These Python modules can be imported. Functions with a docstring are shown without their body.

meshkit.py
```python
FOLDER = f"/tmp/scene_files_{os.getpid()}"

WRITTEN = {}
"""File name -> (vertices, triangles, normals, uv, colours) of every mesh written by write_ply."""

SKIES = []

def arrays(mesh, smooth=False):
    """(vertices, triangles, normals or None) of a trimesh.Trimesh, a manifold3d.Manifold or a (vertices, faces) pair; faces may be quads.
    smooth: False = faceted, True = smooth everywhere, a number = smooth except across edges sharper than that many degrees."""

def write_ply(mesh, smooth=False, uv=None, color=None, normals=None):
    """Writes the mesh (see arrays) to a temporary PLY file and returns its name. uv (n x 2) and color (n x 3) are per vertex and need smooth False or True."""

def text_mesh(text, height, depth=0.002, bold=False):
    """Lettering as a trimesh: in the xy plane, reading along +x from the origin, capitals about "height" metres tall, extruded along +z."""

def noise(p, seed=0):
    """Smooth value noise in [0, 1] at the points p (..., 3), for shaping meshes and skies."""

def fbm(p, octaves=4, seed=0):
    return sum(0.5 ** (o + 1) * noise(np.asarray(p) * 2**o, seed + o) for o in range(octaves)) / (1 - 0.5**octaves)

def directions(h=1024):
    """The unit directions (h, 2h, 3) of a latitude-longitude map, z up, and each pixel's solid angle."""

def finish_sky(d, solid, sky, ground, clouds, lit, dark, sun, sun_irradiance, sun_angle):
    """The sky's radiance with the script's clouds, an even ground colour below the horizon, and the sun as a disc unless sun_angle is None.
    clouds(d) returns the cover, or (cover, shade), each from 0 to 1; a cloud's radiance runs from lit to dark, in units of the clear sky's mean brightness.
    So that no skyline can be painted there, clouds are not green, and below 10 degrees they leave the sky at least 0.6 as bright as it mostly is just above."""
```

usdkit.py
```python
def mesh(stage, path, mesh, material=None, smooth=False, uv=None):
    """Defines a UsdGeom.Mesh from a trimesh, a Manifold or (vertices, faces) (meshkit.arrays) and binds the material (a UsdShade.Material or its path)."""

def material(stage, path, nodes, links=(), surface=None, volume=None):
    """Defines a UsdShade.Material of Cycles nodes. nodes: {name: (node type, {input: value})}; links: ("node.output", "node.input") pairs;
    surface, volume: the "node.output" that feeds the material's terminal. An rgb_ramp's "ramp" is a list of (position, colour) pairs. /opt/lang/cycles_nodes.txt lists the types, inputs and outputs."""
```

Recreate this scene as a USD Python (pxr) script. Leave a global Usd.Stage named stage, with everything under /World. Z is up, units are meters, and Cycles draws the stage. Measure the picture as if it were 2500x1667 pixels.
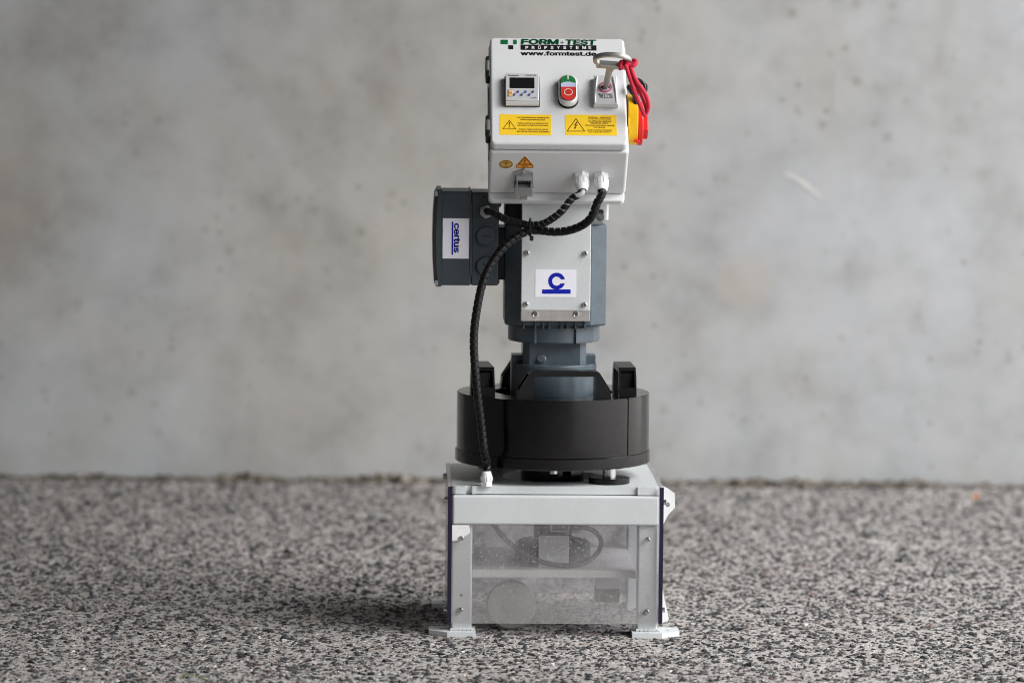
import math, random
import numpy as np, trimesh, manifold3d as m3, usdkit, meshkit
from pxr import Usd, UsdGeom, UsdLux, UsdShade, Gf, Sdf, Vt
from scipy.interpolate import CubicSpline
from shapely.geometry import Polygon, Point, box as sbox
from shapely import affinity, union_all
rng = np.random.default_rng(7); random.seed(7)
stage = Usd.Stage.CreateInMemory()
UsdGeom.SetStageUpAxis(stage, UsdGeom.Tokens.z); UsdGeom.SetStageMetersPerUnit(stage, 1.0)
world = UsdGeom.Xform.Define(stage, '/World'); stage.SetDefaultPrim(world.GetPrim())
UsdGeom.Scope.Define(stage, '/World/Looks')

# ---------------------------------------------------------------- camera
W, HH, F = 2500.0, 1667.0, 9375.0            # 135 mm lens on a 36 mm wide frame
DIST, CAMZ = 5.4528, 0.8937
PITCH, ROLL, YAW = math.atan((833.5 - 24) / F), math.radians(0.55), math.radians(1.65)
FWD = np.array([0, math.cos(PITCH), -math.sin(PITCH)])
UP0 = np.array([0, math.sin(PITCH), math.cos(PITCH)]); X0 = np.array([1.0, 0, 0])
RIGHT = math.cos(ROLL) * X0 + math.sin(ROLL) * UP0
UP = math.cos(ROLL) * UP0 - math.sin(ROLL) * X0
CAM = np.array([-0.0628, -DIST, CAMZ])
RZ = np.array([[math.cos(YAW), -math.sin(YAW), 0], [math.sin(YAW), math.cos(YAW), 0], [0, 0, 1]])
def ray(px, py):
    return FWD + RIGHT * ((px - W / 2) / F) + UP * ((HH / 2 - py) / F)
def hit(px, py, p0, n):                       # machine frame: where a measured line of sight meets the plane through p0
    o, d = RZ.T @ CAM, RZ.T @ ray(px, py)
    return o + d * (np.dot(np.asarray(p0) - o, n) / np.dot(d, n))
def H(px, py, Y): return hit(px, py, (0, Y, 0), np.array([0, 1.0, 0]))
CAM[0] -= H(1358, 1245, 0)[0]
def Z(py, Y, px=1356): return H(px, py, Y)[2]
def X(px, Y, py=900): return H(px, py, Y)[0]
cam = UsdGeom.Camera.Define(stage, '/World/camera')
cam.CreateHorizontalApertureAttr(36.0); cam.CreateVerticalApertureAttr(36.0 * 682 / 1024)
cam.CreateFocalLengthAttr(135.0); cam.CreateClippingRangeAttr(Gf.Vec2f(0.1, 200))
cam.CreateFStopAttr(3.2); cam.CreateFocusDistanceAttr(5.42); cam.CreateExposureAttr(0.0)
mtx = Gf.Matrix4d(*RIGHT, 0, *UP, 0, *(-FWD), 0, *CAM, 1)
UsdGeom.Xformable(cam).AddTransformOp().Set(mtx)

# ---------------------------------------------------------------- light
SUN_AZ, SUN_EL = math.radians(114), math.radians(40)     # azimuth from +y towards +x
sund = np.array([math.sin(SUN_AZ) * math.cos(SUN_EL), math.cos(SUN_AZ) * math.cos(SUN_EL), math.sin(SUN_EL)])
dome = UsdLux.DomeLight.Define(stage, '/World/sky')
sky = usdkit.material(stage, '/World/Looks/sky', {
    't': ('sky_texture', {'sky_type': 'single_scattering', 'sun_disc': False, 'sun_elevation': SUN_EL, 'sun_rotation': SUN_AZ}),
    'tc': ('texture_coordinate', {}), 'n': ('noise_texture', {'scale': 2.2, 'detail': 4.0}),
    'r': ('rgb_ramp', {'ramp': [(0.0, (5.2, 5.4, 5.8)), (1.0, (8.4, 8.4, 8.5))]}),
    'm': ('mix_color', {'fac': 0.88, 'use_clamp': False}), 'b': ('background_shader', {'strength': 0.1})},
    [('tc.generated', 'n.vector'), ('n.fac', 'r.fac'), ('t.color', 'm.a'), ('r.color', 'm.b'), ('m.result', 'b.color')], surface='b.background')
UsdShade.MaterialBindingAPI.Apply(dome.GetPrim()).Bind(sky)
dome.GetPrim().SetCustomDataByKey('kind', 'structure')
sun = UsdLux.DistantLight.Define(stage, '/World/sun')
sun.CreateNormalizeAttr(True); sun.CreateIntensityAttr(0.4); sun.CreateAngleAttr(45.0); sun.CreateColorAttr(Gf.Vec3f(1, 0.985, 0.965))
zx = sund; xx = np.cross([0, 0, 1.0], zx); xx /= np.linalg.norm(xx); yx = np.cross(zx, xx)
UsdGeom.Xformable(sun).AddTransformOp().Set(Gf.Matrix4d(*xx, 0, *yx, 0, *zx, 0, 0, 0, 6, 1))
EXPOSURE = 1.58
cam.GetExposureAttr().Set(EXPOSURE)

# ---------------------------------------------------------------- scene helpers
names = {}
def numbered(base):
    k = names.get(base, 0); names[base] = k + 1
    return base if k == 0 else '%s_%03d' % (base, k)
def thing(name, label, cat, base=(0, 0, 0), group=None, yaw=YAW):
    path = numbered('/World/' + name)
    x = UsdGeom.Xform.Define(stage, path); b = np.asarray(base, float)
    x.AddTranslateOp().Set(Gf.Vec3d(*(RZ @ b if yaw else b))); x.AddRotateZOp().Set(math.degrees(yaw))
    p = x.GetPrim(); tag(p, label, cat, group)
    return (path, b)
def tag(p, label=None, cat=None, group=None, kind=None):
    for k, v in (('label', label), ('category', cat), ('group', group), ('kind', kind)):
        if v: p.SetCustomDataByKey(k, v)
def obj(name, mesh, mat, parent, smooth=30, label=None, kind=None):
    """one Mesh prim; parent is a (path, base) pair"""
    path = numbered(parent[0] + '/' + name)
    if hasattr(mesh, 'to_mesh'):
        g = mesh.to_mesh(); mesh = trimesh.Trimesh(g.vert_properties[:, :3], g.tri_verts, process=False)
    mesh = mesh.copy(); mesh.apply_translation(-parent[1])
    p = usdkit.mesh(stage, path, mesh, mat, smooth=smooth)
    tag(p.GetPrim(), label, kind=kind)
    return (path, parent[1])
def struct(name, mesh, mat, label=None, smooth=False):
    p = usdkit.mesh(stage, '/World/' + name, mesh, mat, smooth=smooth); tag(p.GetPrim(), label, kind='structure'); return p

# ---------------------------------------------------------------- shape helpers
cat = trimesh.util.concatenate
def bx(x0, x1, y0, y1, z0, z1):
    b = trimesh.creation.box((x1 - x0, y1 - y0, z1 - z0)); b.apply_translation(((x0 + x1) / 2, (y0 + y1) / 2, (z0 + z1) / 2)); return b
def hull(points):
    return trimesh.convex.convex_hull(np.asarray(points, float))
def rbox(x0, x1, y0, y1, z0, z1, r=0.002, n=3):
    s = trimesh.creation.icosphere(subdivisions=n - 1 if n < 4 else 3, radius=r).vertices
    r = min(r, (x1 - x0) / 2.01, (y1 - y0) / 2.01, (z1 - z0) / 2.01); s = s / np.linalg.norm(s, axis=1)[:, None] * r
    return hull(np.vstack([s + (x, y, z) for x in (x0 + r, x1 - r) for y in (y0 + r, y1 - r) for z in (z0 + r, z1 - r)]))
def rpoly(poly, z0, z1, r):
    """convex outline extruded with a rounded rim at the top and bottom"""
    pts = []
    for k in range(5):
        a = math.pi / 2 * k / 4; q = poly.buffer(-r * (1 - math.sin(a)) - 1e-6, join_style=1)
        c = np.array(q.exterior.coords)
        for z in (z0 + r * (1 - math.cos(a)), z1 - r * (1 - math.cos(a))): pts.append(np.column_stack([c, np.full(len(c), z)]))
    return hull(np.vstack(pts))
def rrect(x0, x1, y0, y1, r):
    return sbox(x0 + r, y0 + r, x1 - r, y1 - r).buffer(r, quad_segs=6)
def ext(poly, z0, z1):
    g = [trimesh.creation.extrude_polygon(p, z1 - z0, engine='earcut') for p in getattr(poly, 'geoms', [poly])]
    m = cat(g); m.apply_translation((0, 0, z0)); return m
def rev(profile, seg=40):
    return trimesh.creation.revolve(np.asarray(profile, float), sections=seg)
def cyl(r, z0, z1, seg=40, b=0.0):
    return rev([(0, z0), (r - b, z0), (r, z0 + b), (r, z1 - b), (r - b, z1), (0, z1)] if b else [(0, z0), (r, z0), (r, z1), (0, z1)], seg)
def ngon(n, r, a0=0): return Polygon([(r * math.cos(a0 + 2 * math.pi * k / n), r * math.sin(a0 + 2 * math.pi * k / n)) for k in range(n)])
def frame(o, ax, ay, az):
    m = np.eye(4); m[:3, 0], m[:3, 1], m[:3, 2], m[:3, 3] = ax, ay, az, o; return m
def put(mesh, o, ax=(1, 0, 0), ay=(0, 1, 0), az=(0, 0, 1)):
    if hasattr(mesh, 'to_mesh'):
        g = mesh.to_mesh(); mesh = trimesh.Trimesh(g.vert_properties[:, :3], g.tri_verts, process=False)
    m = mesh.copy(); m.apply_transform(frame(o, ax, ay, az)); return m
FRONT = dict(ax=(1, 0, 0), ay=(0, 0, 1), az=(0, -1, 0))      # z of the shape looks at the viewer
LEFTW = dict(ax=(0, -1, 0), ay=(0, 0, 1), az=(-1, 0, 0))
RIGHTW = dict(ax=(0, 1, 0), ay=(0, 0, 1), az=(1, 0, 0))
def man(mesh):
    mesh = mesh.copy(); mesh.merge_vertices()
    return m3.Manifold(m3.Mesh(np.asarray(mesh.vertices, np.float32), np.asarray(mesh.faces, np.uint32)))
def tri(m):
    g = m.to_mesh(); return trimesh.Trimesh(g.vert_properties[:, :3], g.tri_verts, process=False)
def curve(points, n=200):
    p = np.asarray(points, float); t = np.r_[0, np.cumsum(np.linalg.norm(np.diff(p, axis=0), axis=1))]
    c = CubicSpline(t, p); q = c(np.linspace(0, t[-1], 600)); s = np.r_[0, np.cumsum(np.linalg.norm(np.diff(q, axis=0), axis=1))]
    u = np.linspace(0, s[-1], n); return np.column_stack([np.interp(u, s, q[:, k]) for k in range(3)])
def frames(q):
    t = np.gradient(q, axis=0); t /= np.linalg.norm(t, axis=1)[:, None]
    n = np.cross(t[0], [0.3, -1, 0.2]); n /= np.linalg.norm(n); N = [n]
    for k in range(1, len(q)):
        n = n - t[k] * np.dot(n, t[k]); n /= np.linalg.norm(n); N.append(n)
    N = np.array(N); return t, N, np.cross(t, N)
def tube(q, r, seg=12, closed=False, flat=1.0):
    q = np.asarray(q); t, N, B = frames(q); a = np.linspace(0, 2 * math.pi, seg, endpoint=False); R = np.broadcast_to(np.asarray(r, float), (len(q),))
    v = (q[:, None] + R[:, None, None] * (np.cos(a)[None, :, None] * N[:, None] + flat * np.sin(a)[None, :, None] * B[:, None])).reshape(-1, 3)
    f = []; L = len(q)
    for i in range(L if closed else L - 1):
        j = (i + 1) % L
        for k in range(seg):
            k2 = (k + 1) % seg; f += [(i * seg + k, i * seg + k2, j * seg + k2), (i * seg + k, j * seg + k2, j * seg + k)]
    if not closed:
        v = np.vstack([v, q[0], q[-1]]); c0, c1 = len(v) - 2, len(v) - 1
        for k in range(seg):
            k2 = (k + 1) % seg; f += [(c0, k2, k), (c1, (L - 1) * seg + k, (L - 1) * seg + k2)]
    m = trimesh.Trimesh(v, f, process=False); m.fix_normals() if closed else None; return m
def spiral(q, r, th, pitch, gap, stretch=lambda u: 1.0, gapf=lambda u: 1.0):
    """a band wound round the path q with a slit between its turns"""
    s = np.r_[0, np.cumsum(np.linalg.norm(np.diff(q, axis=0), axis=1))]; t, N, B = frames(q); L = s[-1]
    per = 20; pos = [pitch / 2]; ph = [0.0]
    while pos[-1] < L - pitch / 2:
        pos.append(pos[-1] + pitch * stretch(pos[-1] / L) / per); ph.append(ph[-1] + 2 * math.pi / per)
    pos, ph = np.array(pos), np.array(ph); w = pitch * (1 - gap * np.array([gapf(x / L) for x in pos])) / 2
    def at(d, rad):
        x = np.clip(pos + d, 0, L); P = np.column_stack([np.interp(x, s, q[:, k]) for k in range(3)])
        n = np.column_stack([np.interp(x, s, N[:, k]) for k in range(3)]); b = np.column_stack([np.interp(x, s, B[:, k]) for k in range(3)])
        return P + rad * (np.cos(ph)[:, None] * n + np.sin(ph)[:, None] * b)
    rows = [at(-w, r), at(-w, r + th * 0.8), at(-w * 0.8, r + th), at(w * 0.8, r + th), at(w, r + th * 0.8), at(w, r)]; K = len(rows); n = len(pos)
    v = np.stack(rows, 1).reshape(-1, 3); f = []
    for i in range(n - 1):
        for k in range(K):
            k2 = (k + 1) % K; f += [(i * K + k, (i + 1) * K + k, (i + 1) * K + k2), (i * K + k, (i + 1) * K + k2, i * K + k2)]
    return trimesh.Trimesh(v, f, process=False)
def text(s, x0, x1, y0, y1, z0=0.0, depth=0.0002, bold=False, flip=False):
    m = meshkit.text_mesh(s, 0.01, 0.001, bool(bold))
    if bold > 1: m = cat([m.copy().apply_translation((dx * 1e-4 * bold, dy * 0.7e-4 * bold, 0)) for dx, dy in ((-2, 0), (2, 0), (0, 2), (0, -2), (1, 1), (-1, -1))])
    lo, hi = m.bounds
    m.apply_translation(-lo); m.apply_scale([(x1 - x0) / (hi[0] - lo[0]), (y1 - y0) / (hi[1] - lo[1]), depth / 0.001])
    if flip: m.apply_transform(trimesh.transformations.rotation_matrix(math.pi, (0, 0, 1))); m.apply_translation((x1 - x0, y1 - y0, 0))
    m.apply_translation((x0, y0, z0)); return m

# ---------------------------------------------------------------- materials
def mat(name, col, rough=0.5, metal=0.0, var=0.0, vscale=25.0, bump=0.0, bscale=600.0, bdist=0.0006, rvar=0.0, coat=0.0, dust=0.0, dustcol=(0.35, 0.34, 0.32), aniso=None, spec=0.5):
    n = {'g': ('texture_coordinate', {}), 'p': ('principled_bsdf', {'base_color': col, 'roughness': rough, 'metallic': metal, 'specular_ior_level': spec, 'coat_weight': coat, 'coat_roughness': 0.15})}
    l = []
    if var or rvar or dust:
        n['v'] = ('noise_texture', {'scale': vscale, 'detail': 6.0, 'roughness': 0.62}); l.append(('g.object', 'v.vector'))
    if var:
        n['c'] = ('rgb_ramp', {'ramp': [(0.3, tuple(c * (1 - var) for c in col)), (0.7, tuple(min(1, c * (1 + var)) for c in col))]})
        l.append(('v.fac', 'c.fac'))
    src = 'c.color' if var else None
    if dust:
        n['d'] = ('noise_texture', {'scale': 900.0, 'detail': 3.0, 'roughness': 0.7}); n['d2'] = ('math', {'math_type': 'multiply'})
        n['d3'] = ('rgb_ramp', {'ramp': [(0.30, (0, 0, 0)), (0.46, (dust, dust, dust))]})
        n['dm'] = ('mix_color', {'a': col, 'b': dustcol})
        l += [('g.object', 'd.vector'), ('d.fac', 'd2.value1'), ('v.fac', 'd2.value2'), ('d2.value', 'd3.fac'), ('d3.color', 'dm.fac')]
        if src: l.append((src, 'dm.a'))
        src = 'dm.result'
    if src: l.append((src, 'p.base_color'))
    if rvar:
        n['rr'] = ('map_range', {'from_min': 0.3, 'from_max': 0.7, 'to_min': max(0.02, rough - rvar), 'to_max': rough + rvar}); l += [('v.fac', 'rr.value'), ('rr.result', 'p.roughness')]
    if bump:
        n['bn'] = ('noise_texture', {'scale': bscale, 'detail': 2.0}); n['b'] = ('bump', {'strength': bump, 'distance': bdist})
        l += [('g.object', 'bn.vector'), ('bn.fac', 'b.height'), ('b.normal', 'p.normal')]
        if aniso:
            n['mp'] = ('mapping', {'scale': aniso}); l[-3] = ('g.object', 'mp.vector'); l.append(('mp.vector', 'bn.vector'))
    return usdkit.material(stage, '/World/Looks/' + name, n, l, surface='p.BSDF')
GREY = mat('grey_powder_coat', (0.575, 0.60, 0.605), 0.42, var=0.05, vscale=9, bump=0.4, bscale=650, bdist=0.0007)
GREYC = mat('grey_cabinet_paint', (0.635, 0.645, 0.65), 0.40, var=0.03, vscale=7, bump=0.30, bscale=520, bdist=0.0006)
BLUE = mat('blue_grey_motor_paint', (0.060, 0.082, 0.100), 0.36, var=0.14, vscale=30, bump=0.15, bscale=300, bdist=0.0008, rvar=0.08, dust=0.12)
BLUED = mat('dark_blue_grey_plastic', (0.044, 0.057, 0.068), 0.45, var=0.08, vscale=30, bump=0.12, bscale=900, bdist=0.0003, dust=0.04, spec=0.4)
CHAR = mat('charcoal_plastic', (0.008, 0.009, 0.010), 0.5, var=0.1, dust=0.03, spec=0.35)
DRUM = mat('black_polyethylene', (0.0010, 0.0010, 0.0012), 0.14, var=0.35, vscale=11, rvar=0.09, bump=0.08, bscale=60, bdist=0.001, dust=0.012, dustcol=(0.16, 0.155, 0.15), spec=0.45)
HAND = mat('black_handle_plastic', (0.0032, 0.0032, 0.0035), 0.34, var=0.2, bump=0.1, bscale=900, bdist=0.0003, dust=0.02, spec=0.32)
WRAP = mat('black_spiral_wrap', (0.0045, 0.0045, 0.005), 0.36, dust=0.015, var=0.2, spec=0.3)
BLK = mat('black_plastic', (0.012, 0.012, 0.013), 0.32)
SLOT = mat('dark_recess', (0.006, 0.006, 0.007), 0.7)
CABLE = mat('grey_cable', (0.42, 0.43, 0.44), 0.5)
HOSE = mat('dark_grey_cable', (0.05, 0.051, 0.053), 0.5, dust=0.1)
WHT = mat('white_nylon', (0.78, 0.79, 0.79), 0.4)
NUT = mat('light_grey_nylon', (0.42, 0.44, 0.43), 0.5)
STEEL = mat('steel', (0.62, 0.62, 0.63), 0.24, 1.0, rvar=0.08, vscale=200)
ALU = mat('brushed_aluminium', (0.74, 0.71, 0.67), 0.38, 1.0, var=0.12, vscale=80, bump=0.4, bscale=100, bdist=0.0004, aniso=(1, 1, 14))
CASTA = mat('cast_silver', (0.43, 0.42, 0.40), 0.42, 1.0, bump=0.15, bscale=900, bdist=0.0003)
SILV = mat('silver_plastic', (0.62, 0.63, 0.635), 0.34, 0.25)
LATCH = mat('latch_metal', (0.36, 0.35, 0.345), 0.35, 0.8, var=0.15, vscale=200)
DIE = mat('grey_die_cast', (0.34, 0.35, 0.355), 0.42, 0.4, bump=0.1, bscale=700)
YEL = mat('yellow_plastic', (0.85, 0.50, 0.012), 0.32)
STK = mat('yellow_sticker', (0.86, 0.56, 0.02), 0.45)
ORG = mat('orange_sticker', (0.80, 0.33, 0.02), 0.45)
GOLD = mat('gold_sticker', (0.72, 0.47, 0.10), 0.35, 0.4, var=0.2, vscale=400)
RED = mat('red_plastic', (0.62, 0.022, 0.02), 0.3)
REDB = mat('red_button', (0.68, 0.045, 0.035), 0.3)
GRN = mat('green_button', (0.018, 0.17, 0.045), 0.3)
LENS = mat('lens_white', (0.55, 0.58, 0.78), 0.3)
IND = mat('button_mark', (0.75, 0.72, 0.62), 0.5)
CORD = mat('red_cord', (0.62, 0.016, 0.05), 0.7, var=0.25, vscale=900, bump=0.9, bscale=900, bdist=0.0008)
INKG = mat('green_print', (0.005, 0.115, 0.042), 0.45, spec=0.2)
INKK = mat('black_print', (0.008, 0.008, 0.009), 0.45, spec=0.2)
INKB = mat('blue_print', (0.004, 0.012, 0.34), 0.55, spec=0.2)
INKR = mat('brown_print', (0.09, 0.012, 0.004), 0.5)
INKW = mat('white_print', (0.82, 0.82, 0.82), 0.5)
INKD = mat('grey_print', (0.10, 0.10, 0.10), 0.5)
LABW = mat('white_label', (0.80, 0.80, 0.86), 0.4)
TAPE = mat('white_tape', (0.80, 0.80, 0.80), 0.45, var=0.04, vscale=60)
VIOL = mat('violet_acrylic_edge', (0.012, 0.008, 0.026), 0.3, var=0.3, vscale=20)
BLUEKEY = mat('blue_key', (0.06, 0.09, 0.32), 0.4)
ORKEY = mat('amber_key', (0.75, 0.42, 0.15), 0.45)
SCREEN = mat('dark_display', (0.006, 0.006, 0.007), 0.15)
HUBM = mat('roller_hub_grey', (0.15, 0.145, 0.14), 0.6)
WHEEL = mat('grey_rubber', (0.19, 0.182, 0.177), 0.6, var=0.1, vscale=60)
SHELF = mat('dusty_shelf', (0.60, 0.59, 0.57), 0.55, var=0.18, vscale=14, dust=0.3, dustcol=(0.33, 0.27, 0.22))
MPOST = mat('post_grey', (0.52, 0.52, 0.53), 0.45)

def acrylic(name, dust, col=(0.9, 0.9, 0.92), lo=0.4, hi=0.75, base=0.08, low=0.0):
    n = {'g': ('texture_coordinate', {}), 'tr': ('transparent_bsdf', {'color': col}), 'gl': ('glossy_bsdf', {'color': (1, 1, 1), 'roughness': 0.08}),
         'fr': ('fresnel', {'IOR': 1.45}), 'ge': ('geometry', {}), 'inv': ('math', {'math_type': 'subtract', 'value1': 1.0}), 'f1': ('math', {'math_type': 'multiply'}), 'f2': ('math', {'math_type': 'multiply'}), 'm1': ('mix_closure', {}), 'df': ('diffuse_bsdf', {'color': (0.36, 0.35, 0.345)}), 'm2': ('mix_closure', {}),
         'n1': ('noise_texture', {'scale': 11.0, 'detail': 5.0, 'roughness': 0.6}), 'n2': ('noise_texture', {'scale': 300.0, 'detail': 3.0, 'roughness': 0.75}),
         'mp': ('mapping', {'scale': (9.0, 1.0, 1.6), 'rotation': (0, math.radians(14), 0)}), 'n3': ('noise_texture', {'scale': 60.0, 'detail': 3.0}),
         'r1': ('rgb_ramp', {'ramp': [(lo, (base, base, base)), (hi, (dust, dust, dust))]}),
         'r2': ('rgb_ramp', {'ramp': [(0.58, (0, 0, 0)), (0.66, (0.7, 0.7, 0.7))]}),
         'r3': ('rgb_ramp', {'ramp': [(0.62, (0, 0, 0)), (0.74, (0.28, 0.28, 0.28))]}),
         'sx': ('separate_xyz', {}), 'zr': ('map_range', {'range_type': 'smoothstep', 'from_min': 0.02, 'from_max': 0.125, 'to_min': low, 'to_max': 0.0}), 'zm': ('math', {'math_type': 'multiply'}), 'zs': ('math', {'math_type': 'add', 'value2': 0.45}), 'a0': ('mix_color', {'blend_type': 'screen', 'fac': 1.0}), 'a1': ('mix_color', {'blend_type': 'screen', 'fac': 1.0}), 'a2': ('mix_color', {'blend_type': 'screen', 'fac': 1.0})}
    l = [('g.object', 'n1.vector'), ('g.object', 'n2.vector'), ('g.object', 'mp.vector'), ('mp.vector', 'n3.vector'), ('n1.fac', 'r1.fac'), ('n2.fac', 'r2.fac'), ('n3.fac', 'r3.fac'),
         ('g.object', 'sx.vector'), ('sx.z', 'zr.value'), ('n1.fac', 'zs.value1'), ('zr.result', 'zm.value1'), ('zs.value', 'zm.value2'), ('r1.color', 'a0.a'), ('zm.value', 'a0.b'), ('a0.result', 'a1.a'), ('r2.color', 'a1.b'), ('a1.result', 'a2.a'), ('r3.color', 'a2.b'), ('ge.backfacing', 'inv.value2'), ('inv.value', 'f1.value1'), ('fr.fac', 'f1.value2'), ('f1.value', 'm1.fac'), ('inv.value', 'f2.value1'), ('a2.result', 'f2.value2'), ('tr.BSDF', 'm1.closure1'), ('gl.BSDF', 'm1.closure2'),
         ('f2.value', 'm2.fac'), ('m1.closure', 'm2.closure1'), ('df.BSDF', 'm2.closure2')]
    return usdkit.material(stage, '/World/Looks/' + name, n, l, surface='m2.closure')
ACRYL = acrylic('dusty_acrylic', 0.42, (0.97, 0.965, 0.97), lo=0.38, hi=0.72, base=0.09, low=0.34)
ACRYS = acrylic('side_acrylic', 0.6, (0.86, 0.86, 0.90), base=0.25)

# ---------------------------------------------------------------- setting
YWALL = 0
d = ray(1250, 1176); YWALL = CAM[1] + d[1] * (-CAM[2] / d[2])
def wallpt(px, py):
    d = ray(px, py); return CAM + d * ((YWALL - CAM[1]) / d[1])
GRD = usdkit.material(stage, '/World/Looks/washed_concrete', {
    'g': ('texture_coordinate', {}), 'n1': ('noise_texture', {'scale': 3.0, 'detail': 6.0, 'roughness': 0.6}), 'n2': ('noise_texture', {'scale': 300.0, 'detail': 3.0, 'roughness': 0.7}),
    'v': ('voronoi_texture', {'scale': 130.0}), 'vs': ('separate_color', {}), 'vr': ('rgb_ramp', {'ramp': [(0.0, (0.38, 0.355, 0.338)), (0.5, (0.53, 0.50, 0.48)), (0.8, (0.59, 0.565, 0.545)), (0.93, (0.17, 0.165, 0.165)), (1.0, (0.08, 0.08, 0.085))]}),
    'r1': ('rgb_ramp', {'ramp': [(0.3, (0.78, 0.76, 0.75)), (0.7, (1.0, 0.99, 0.98))]}), 'r2': ('rgb_ramp', {'ramp': [(0.3, (0.55, 0.55, 0.55)), (0.6, (1.05, 1.05, 1.05))]}),
    'm': ('mix_color', {'blend_type': 'multiply', 'fac': 1.0}), 'm2': ('mix_color', {'blend_type': 'multiply', 'fac': 0.8}),
    'hs': ('math', {'math_type': 'multiply', 'value2': -0.6}), 'ha': ('math', {'math_type': 'add'}), 'b': ('bump', {'strength': 0.9, 'distance': 0.003}),
    'p': ('principled_bsdf', {'roughness': 0.85, 'specular_ior_level': 0.3})},
    [('g.object', 'n1.vector'), ('g.object', 'n2.vector'), ('g.object', 'v.vector'), ('v.color', 'vs.color'), ('vs.r', 'vr.fac'), ('n1.fac', 'r1.fac'), ('n2.fac', 'r2.fac'), ('vr.color', 'm.a'), ('r1.color', 'm.b'),
     ('m.result', 'm2.a'), ('r2.color', 'm2.b'), ('m2.result', 'p.base_color'), ('v.distance', 'hs.value1'), ('hs.value', 'ha.value1'), ('n2.fac', 'ha.value2'), ('ha.value', 'b.height'), ('b.normal', 'p.normal')], surface='p.BSDF')
struct('ground', bx(-20, 60, -40, 40, -0.3, 0), GRD)
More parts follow.
